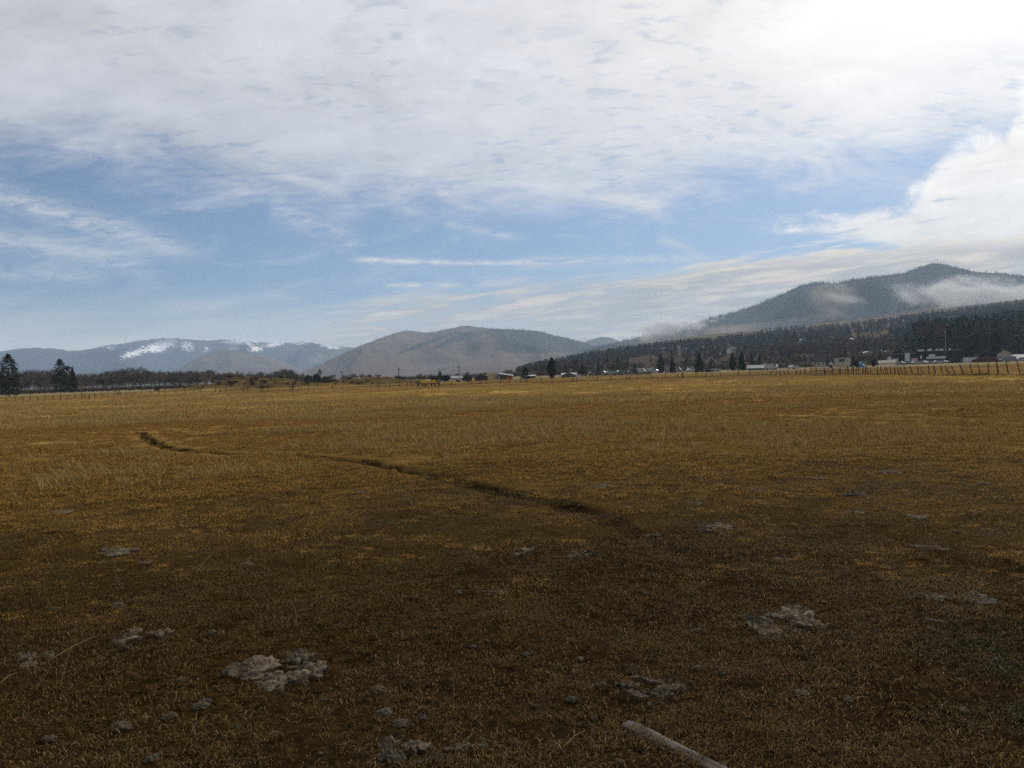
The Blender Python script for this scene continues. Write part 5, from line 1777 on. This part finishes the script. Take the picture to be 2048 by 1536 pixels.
def flake_mesh(rx, ry, th, seed, name='flake', m_=M_DUNG):
    """ragged, buckled slab with torn edges and creases"""
    r = np.random.default_rng(seed)
    na_, rings = 40, 9
    ang = np.arange(na_) / na_ * 6.2832
    ol = .50 + .85 * vnoise(np.cos(ang) * 1.9 + seed, np.sin(ang) * 1.9 + seed, seed) + .30 * (vnoise(ang * 3.2, ang * 0, seed + 1) - .5) + .16 * (r.random(na_) - .5)
    Q, K = np.meshgrid(np.linspace(0, 1, rings + 1), np.arange(na_), indexing='ij')
    x, y = np.cos(ang[K]) * rx * ol[K] * Q, np.sin(ang[K]) * ry * ol[K] * Q
    crease = np.abs(2 * fbm(x / (rx * .55) + seed, y / (ry * .28), 3, seed) - 1)
    z = th * (.35 + 1.25 * np.minimum(crease * 1.8, 1) + .9 * (fbm(x / (rx * .18), y / (ry * .18), 3, seed + 2) - .5))
    z = z + th * 1.5 * (vnoise(x / (rx * .8) + 2 * seed, y / (ry * .8), seed + 4) - .45) * Q
    vs = np.stack([x, y, z], -1).reshape(-1, 3).tolist()
    fs = []
    for j in range(rings):
        for k in range(na_):
            fs.append((j * na_ + k, j * na_ + (k + 1) % na_, (j + 1) * na_ + (k + 1) % na_, (j + 1) * na_ + k))
    o_, n0 = rings * na_, len(vs)
    for k in range(na_):                        # torn edge down to the soil
        x, y, z = vs[o_ + k]
        vs.append((x * .90, y * .90, -.03))
    for k in range(na_):
        fs.append((o_ + k, o_ + (k + 1) % na_, n0 + (k + 1) % na_, n0 + k))
    me = bpy.data.meshes.new(name)
    me.from_pydata(vs, [], fs)
    me.update()
    me.materials.append(m_)
    return me


# (photo x, row, width, height in the photo, pieces, dark?, label)
PATS = [
    (557, 1340, 165, 88, 6, 0, 'largest crumbled dung pat of pale broken slabs left of the middle foreground'),
    (278, 1278, 92, 30, 3, 0, 'pale flat dung pat with a dark hollow at its left end'),
    (72, 1318, 78, 34, 3, 0, 'broken dung pat at the left edge beside a long straw'),
    (231, 1107, 66, 22, 1, 0, 'thick stone like dung slab in the grass on the left'),
    (404, 1103, 34, 18, 2, 0, 'two small pale slabs in the grass right of the thick stone like slab'),
    (497, 1126, 34, 13, 1, 0, 'small pale slab tilted in the grass below the two slabs'),
    (289, 1129, 26, 9, 1, 0, 'small pale flake just below the thick stone like slab'),
    (122, 1024, 46, 11, 1, 0, 'thin pale crust lying far left among the taller grass'),
    (1568, 1246, 140, 66, 6, 0, 'large crumpled grey dung pat in the right foreground'),
    (1838, 1194, 62, 22, 2, 0, 'pale flat dung slab left of the dark curled crust'),
    (1915, 1195, 80, 36, 2, 1, 'dark hollow dung crust curled up at its right end'),
    (1895, 1240, 60, 26, 2, 0, 'pale split slab below the dark curled crust on the right'),
    (1300, 1378, 130, 56, 5, 1, 'dull crumbled dung pat above the fallen post'),
    (800, 1500, 78, 58, 3, 0, 'thick layered dung lump at the bottom edge left of the middle'),
    (938, 1496, 62, 28, 2, 0, 'pale knobbly dung lump at the bottom edge near the middle'),
    (860, 1524, 60, 12, 2, 0, 'low pale crust on the bottom edge between two lumps'),
    (1268, 1018, 40, 15, 2, 0, 'bright pale dung pat right of the end of the trail'),
    (1424, 1060, 88, 22, 3, 1, 'grey lumpy dung pat right of the trail'),
    (1206, 972, 40, 14, 1, 1, 'dark grey dung pat far up beside the trail'),
    (1046, 1102, 54, 18, 3, 0, 'pale crumbled pat left of a similar one below the trail'),
    (1160, 1108, 58, 18, 3, 0, 'pale crumbled pat right of a similar one below the trail'),
    (790, 1042, 56, 16, 2, 1, 'dark dung pat with a pale rim left of the trail'),
    (712, 985, 34, 14, 1, 1, 'dark dung lump in the grass left of the trail'),
    (978, 936, 28, 10, 1, 1, 'dark lump in the grass on the far side of the trail'),
    (1197, 1028, 44, 20, 2, 1, 'black lump of mud at the near end of the trail'),
    (1782, 946, 44, 11, 1, 1, 'dark flat lump far out on the right of the field'),
    (1637, 945, 18, 8, 1, 1, 'small black lump far out left of the flat dark one'),
    (1640, 958, 34, 8, 1, 0, 'thin grey crust just below the small black lump'),
    (1712, 990, 50, 12, 2, 1, 'low grey crust in the right middle of the field'),
    (1395, 1006, 36, 10, 1, 1, 'low dark lump in the grass above the grey lumpy pat'),
    (1506, 980, 34, 7, 1, 0, 'thin pale crust in the middle right of the field'),
    (1556, 1118, 40, 9, 1, 0, 'flat pale chip with a straw at its right end'),
    (1862, 1097, 54, 20, 2, 1, 'dark broken lump above the pale flat slab on the right'),
    (1996, 915, 40, 8, 1, 1, 'dark low patch of dung near the right edge of the field'),
    (1833, 1036, 36, 7, 1, 0, 'thin pale chip far right in the grass'),
    (1720, 1024, 38, 8, 2, 0, 'two thin pale chips in the right middle of the field'),
    (1302, 1072, 40, 10, 2, 0, 'small pale crumbs of crust right of the trail end'),
    (990, 1180, 40, 14, 2, 0, 'thin grey crust in the centre of the foreground'),
    (1830, 1510, 50, 16, 2, 1, 'low dark crust in the lower right foreground'),
]
for k, (px, py, w, h, n_, dark, lab) in enumerate(PATS):
    c = gp(px, py)
    D = c.xy.length
    mx = w / F * math.hypot(D, CAM_H) / 2
    my = h / 2 / F * (D * D + CAM_H ** 2) / CAM_H * .9
    my = min(my, mx * 1.3)
    root = empty('dung_pat', (c.x, c.y, ground_z(c.x, c.y)), -math.atan2(c.x, c.y), label=lab, cat='dung')
    q = random.Random(k * 7 + 1)
    th = min(.017, .007 + mx * .026) * (1.5 if (k in (3, 13)) else 1)
    if n_ == 1:
        link('flake', flake_mesh(mx, my, th, 900 + k, m_=M_DUNGD if dark else M_DUNG), root)
        continue
    for j in range(n_):
        a_ = j / n_ * 6.283 + q.uniform(-.4, .4)
        fx, fy = math.cos(a_) * mx * q.uniform(.40, .80), math.sin(a_) * my * q.uniform(.45, .85)
        s = q.uniform(.34, .62) * (1.15 if n_ < 4 else .85)
        fl = link('flake', flake_mesh(mx * s * q.uniform(.8, 1.15), my * s * q.uniform(.8, 1.1), th * q.uniform(.7, 1.5), 950 + 11 * k + j, m_=M_DUNGD if (dark and q.random() < .7) or (not dark and q.random() < .15) else M_DUNG), root)
        wx, wy = root.location.x + fx, root.location.y + fy
        fl.location = (fx, fy, ground_z(wx, wy) - root.location.z - .004)
        fl.rotation_euler = (q.gauss(0, .11), q.gauss(0, .11), q.uniform(-.5, .5))
    for j in range(n_ * 2):                     # broken bits round the pat
        a_ = q.uniform(0, 6.283)
        fx, fy = math.cos(a_) * mx * q.uniform(.6, 1.25), math.sin(a_) * my * q.uniform(.6, 1.3)
        s = mx * q.uniform(.06, .15)
        fl = link('flake', flake_mesh(s, s * .8, th * .8, 2950 + 11 * k + j, m_=M_DUNG if q.random() < .6 else M_DUNGD), root)
        fl.location = (fx, fy, ground_z(root.location.x + fx, root.location.y + fy) - root.location.z + .004)
        fl.rotation_euler = (q.gauss(0, .25), q.gauss(0, .25), q.uniform(0, 6))

clod = []
for k in range(6):
    bm = bmesh.new()
    bmesh.ops.create_icosphere(bm, subdivisions=3, radius=1.0)
    for v in bm.verts:
        f_ = .35 + .75 * float(fbm(v.co.x * 1.6 + k * 7, v.co.z * 1.6 + v.co.y * 1.1, 3, k + 40)) + .6 * float(vnoise(v.co.x * 4.3 + k, v.co.z * 4.3 - v.co.y * 3.7, k + 60))
        v.co = Vector((v.co.x * f_ * 1.15, v.co.y * f_, v.co.z * f_ * .62 + .25))
    me = bpy.data.meshes.new('clod'); bm.to_mesh(me); bm.free()
    me.materials.append(M_DUNG if k != 4 else M_DUNGD)
    clod.append(me)
for k, (px, py, w) in enumerate(sorted(((758, 1374, 24), (403, 1420, 22), (845, 1441, 22), (803, 1452, 26), (767, 1430, 30), (548, 1467, 14), (475, 1455, 16), (1160, 1323, 14), (1052, 1320, 14), (1203, 1372, 16), (945, 1298, 12),
                                 (1697, 1397, 18), (1604, 1388, 22), (1395, 1343, 14), (1440, 1354, 18), (1677, 1288, 16), (242, 1450, 26), (412, 1408, 20), (305, 1520, 26), (340, 1430, 22), (100, 1480, 20), (648, 1398, 12),
                                 (110, 1215, 18), (237, 1210, 20), (1293, 1184, 14), (1032, 1262, 12), (1925, 1422, 16), (1990, 1322, 14), (1518, 1135, 14), (1913, 1065, 10), (424, 1267, 14), (1143, 1406, 16), (1034, 1492, 14), (360, 1362, 12),
                                 (915, 1186, 14), (1010, 1230, 14), (1766, 1015, 12), (1968, 970, 16)))):
    c = gp(px, py)
    D = math.hypot(c.xy.length, CAM_H)
    o = link('clod', clod[k % 6])
    s = w / F * D / 2
    o.location = (c.x, c.y, ground_z(c.x, c.y) - s * .1)
    o.rotation_euler = (0, 0, k * 1.9)
    o.scale = (s * 1.1, s * (.8 + .1 * (k % 4)), s)
    tag(o, 'small pale clod lying loose in the trampled grass, %s from the left of such clods' % nth(k), 'clod', 'loose clods in the foreground')
pts, r_ = scatter(4200, 2.0, 15, -60, 60, lambda x, y: .1 + .9 * bareness(x, y), 31, 1.5)
n = len(pts)
inst_object('crumbs', clod, pts, np.stack([np.zeros(n), np.zeros(n), r_.random(n) * 6.28], -1), .004 + .012 * r_.random(n) ** 3, r_.integers(0, 6, n), 'small crumbs of dry soil between the grass')
# long straws
for k, (x0, y0, x1, y1) in enumerate(((98, 1328, 192, 1284), (0, 1376, 34, 1353), (395, 1150, 426, 1113), (1128, 1512, 1170, 1476))):
    a, b_ = gp(x0, y0), gp(x1, y1)
    a.z, b_.z = ground_z(a.x, a.y) + .03, ground_z(b_.x, b_.y) + .035
    m_ = MB()
    mid = (a + b_) / 2 + Vector((0, 0, .012))
    m_.tube(Vector(), mid - a, .0018, .0017, 5, cap=False); m_.tube(mid - a, b_ - a, .0017, .001, 5)
    o = m_.build('straw', GR_PALE); o.location = a
    attr(o.data, 'tint', [.6] * len(o.data.vertices))
    tag(o, ('long pale straw slanting beside the left dung pat', 'pale straw at the very left edge of the foreground', 'pale straw leaning in the grass left of the middle', 'thin straw lying right of the fallen post')[k], 'straw')

# ================================================================== AIR AND LOW CLOUD
def volume_mat(name, build):
    m_ = bpy.data.materials.new(name)
    m_.use_nodes = True
    nt = m_.node_tree
    nt.nodes.clear()
    g = G(nt)
    v = g.node('ShaderNodeVolumePrincipled')
    build(g, v)
    o = g.node('ShaderNodeOutputMaterial')
    nt.links.new(v.outputs[0], o.inputs['Volume'])
    return m_


def hz_build(g, v):
    v.inputs['Color'].default_value = (0.58, 0.755, 1.0, 1)
    v.inputs['Density'].default_value = HAZE
    v.inputs['Anisotropy'].default_value = 0.1


HAZE = 1.0e-4
m_ = MB(); m_.box(-11600, 11600, -11600, 11600, -18, 660)
o = m_.build('haze', volume_mat('haze', hz_build))
tag(o, 'thin pale haze filling the valley', kind='stuff')


def low_cloud(lab, px, py, wpx, hpx, D, dens, seed, tilt=0.0, deep=.5):
    p = at(px, D)
    z = zat(px, py, D)
    rx, rz_ = wpx / F * D / 2, hpx / F * D / 2
    ry = rx * deep
    bm = bmesh.new()
    bmesh.ops.create_icosphere(bm, subdivisions=3, radius=1.0)
    me = bpy.data.meshes.new('low_cloud'); bm.to_mesh(me); bm.free()

    def bd(g, v):
        co = g.node('ShaderNodeTexCoord').outputs['Object']
        r = g.vm('LENGTH', co)
        s = g.vm('ADD', g.vm('MULTIPLY', co, (rx / rz_ * .55, 1.2, 1.0)), (seed * 3.1, 0, seed))
        n_ = g.noise(s, 1.5, 6, .62, .5)
        x, y, z_ = g.xyz(co)
        f = g.m('SUBTRACT', g.m('ADD', n_, g.m('MULTIPLY', g.m('SUBTRACT', 1.0, r), .62)), .62)
        f = g.m('MULTIPLY', g.smooth(f, 0.0, 0.32), dens)
        g.put(v.inputs['Density'], f)
        v.inputs['Color'].default_value = (1, 1, 1, 1)
        v.inputs['Anisotropy'].default_value = 0.0
    o = link('low_cloud', me, None, volume_mat('low_cloud', bd))
    o.location = (p.x, p.y, z)
    o.scale = (rx, ry, rz_)
    o.rotation_euler = (0, -tilt, -math.atan2(p.x, p.y))
    o.rotation_euler = (Matrix.Rotation(-math.atan2(p.x, p.y), 3, 'Z') @ Matrix.Rotation(-tilt, 3, 'Y')).to_euler()
    tag(o, lab, 'cloud')


low_cloud('low white cloud bank resting on the left foot of the right mountain', 1335, 655, 250, 52, 2900, .085, 1, .10, .14)
low_cloud('long bright cloud lying across the face of the right mountain', 1965, 588, 370, 80, 2650, .075, 2, -.06, .12)
low_cloud('small wisp of cloud over the bare spur of the right mountain', 1692, 597, 120, 26, 2800, .014, 3, -.22, .3)
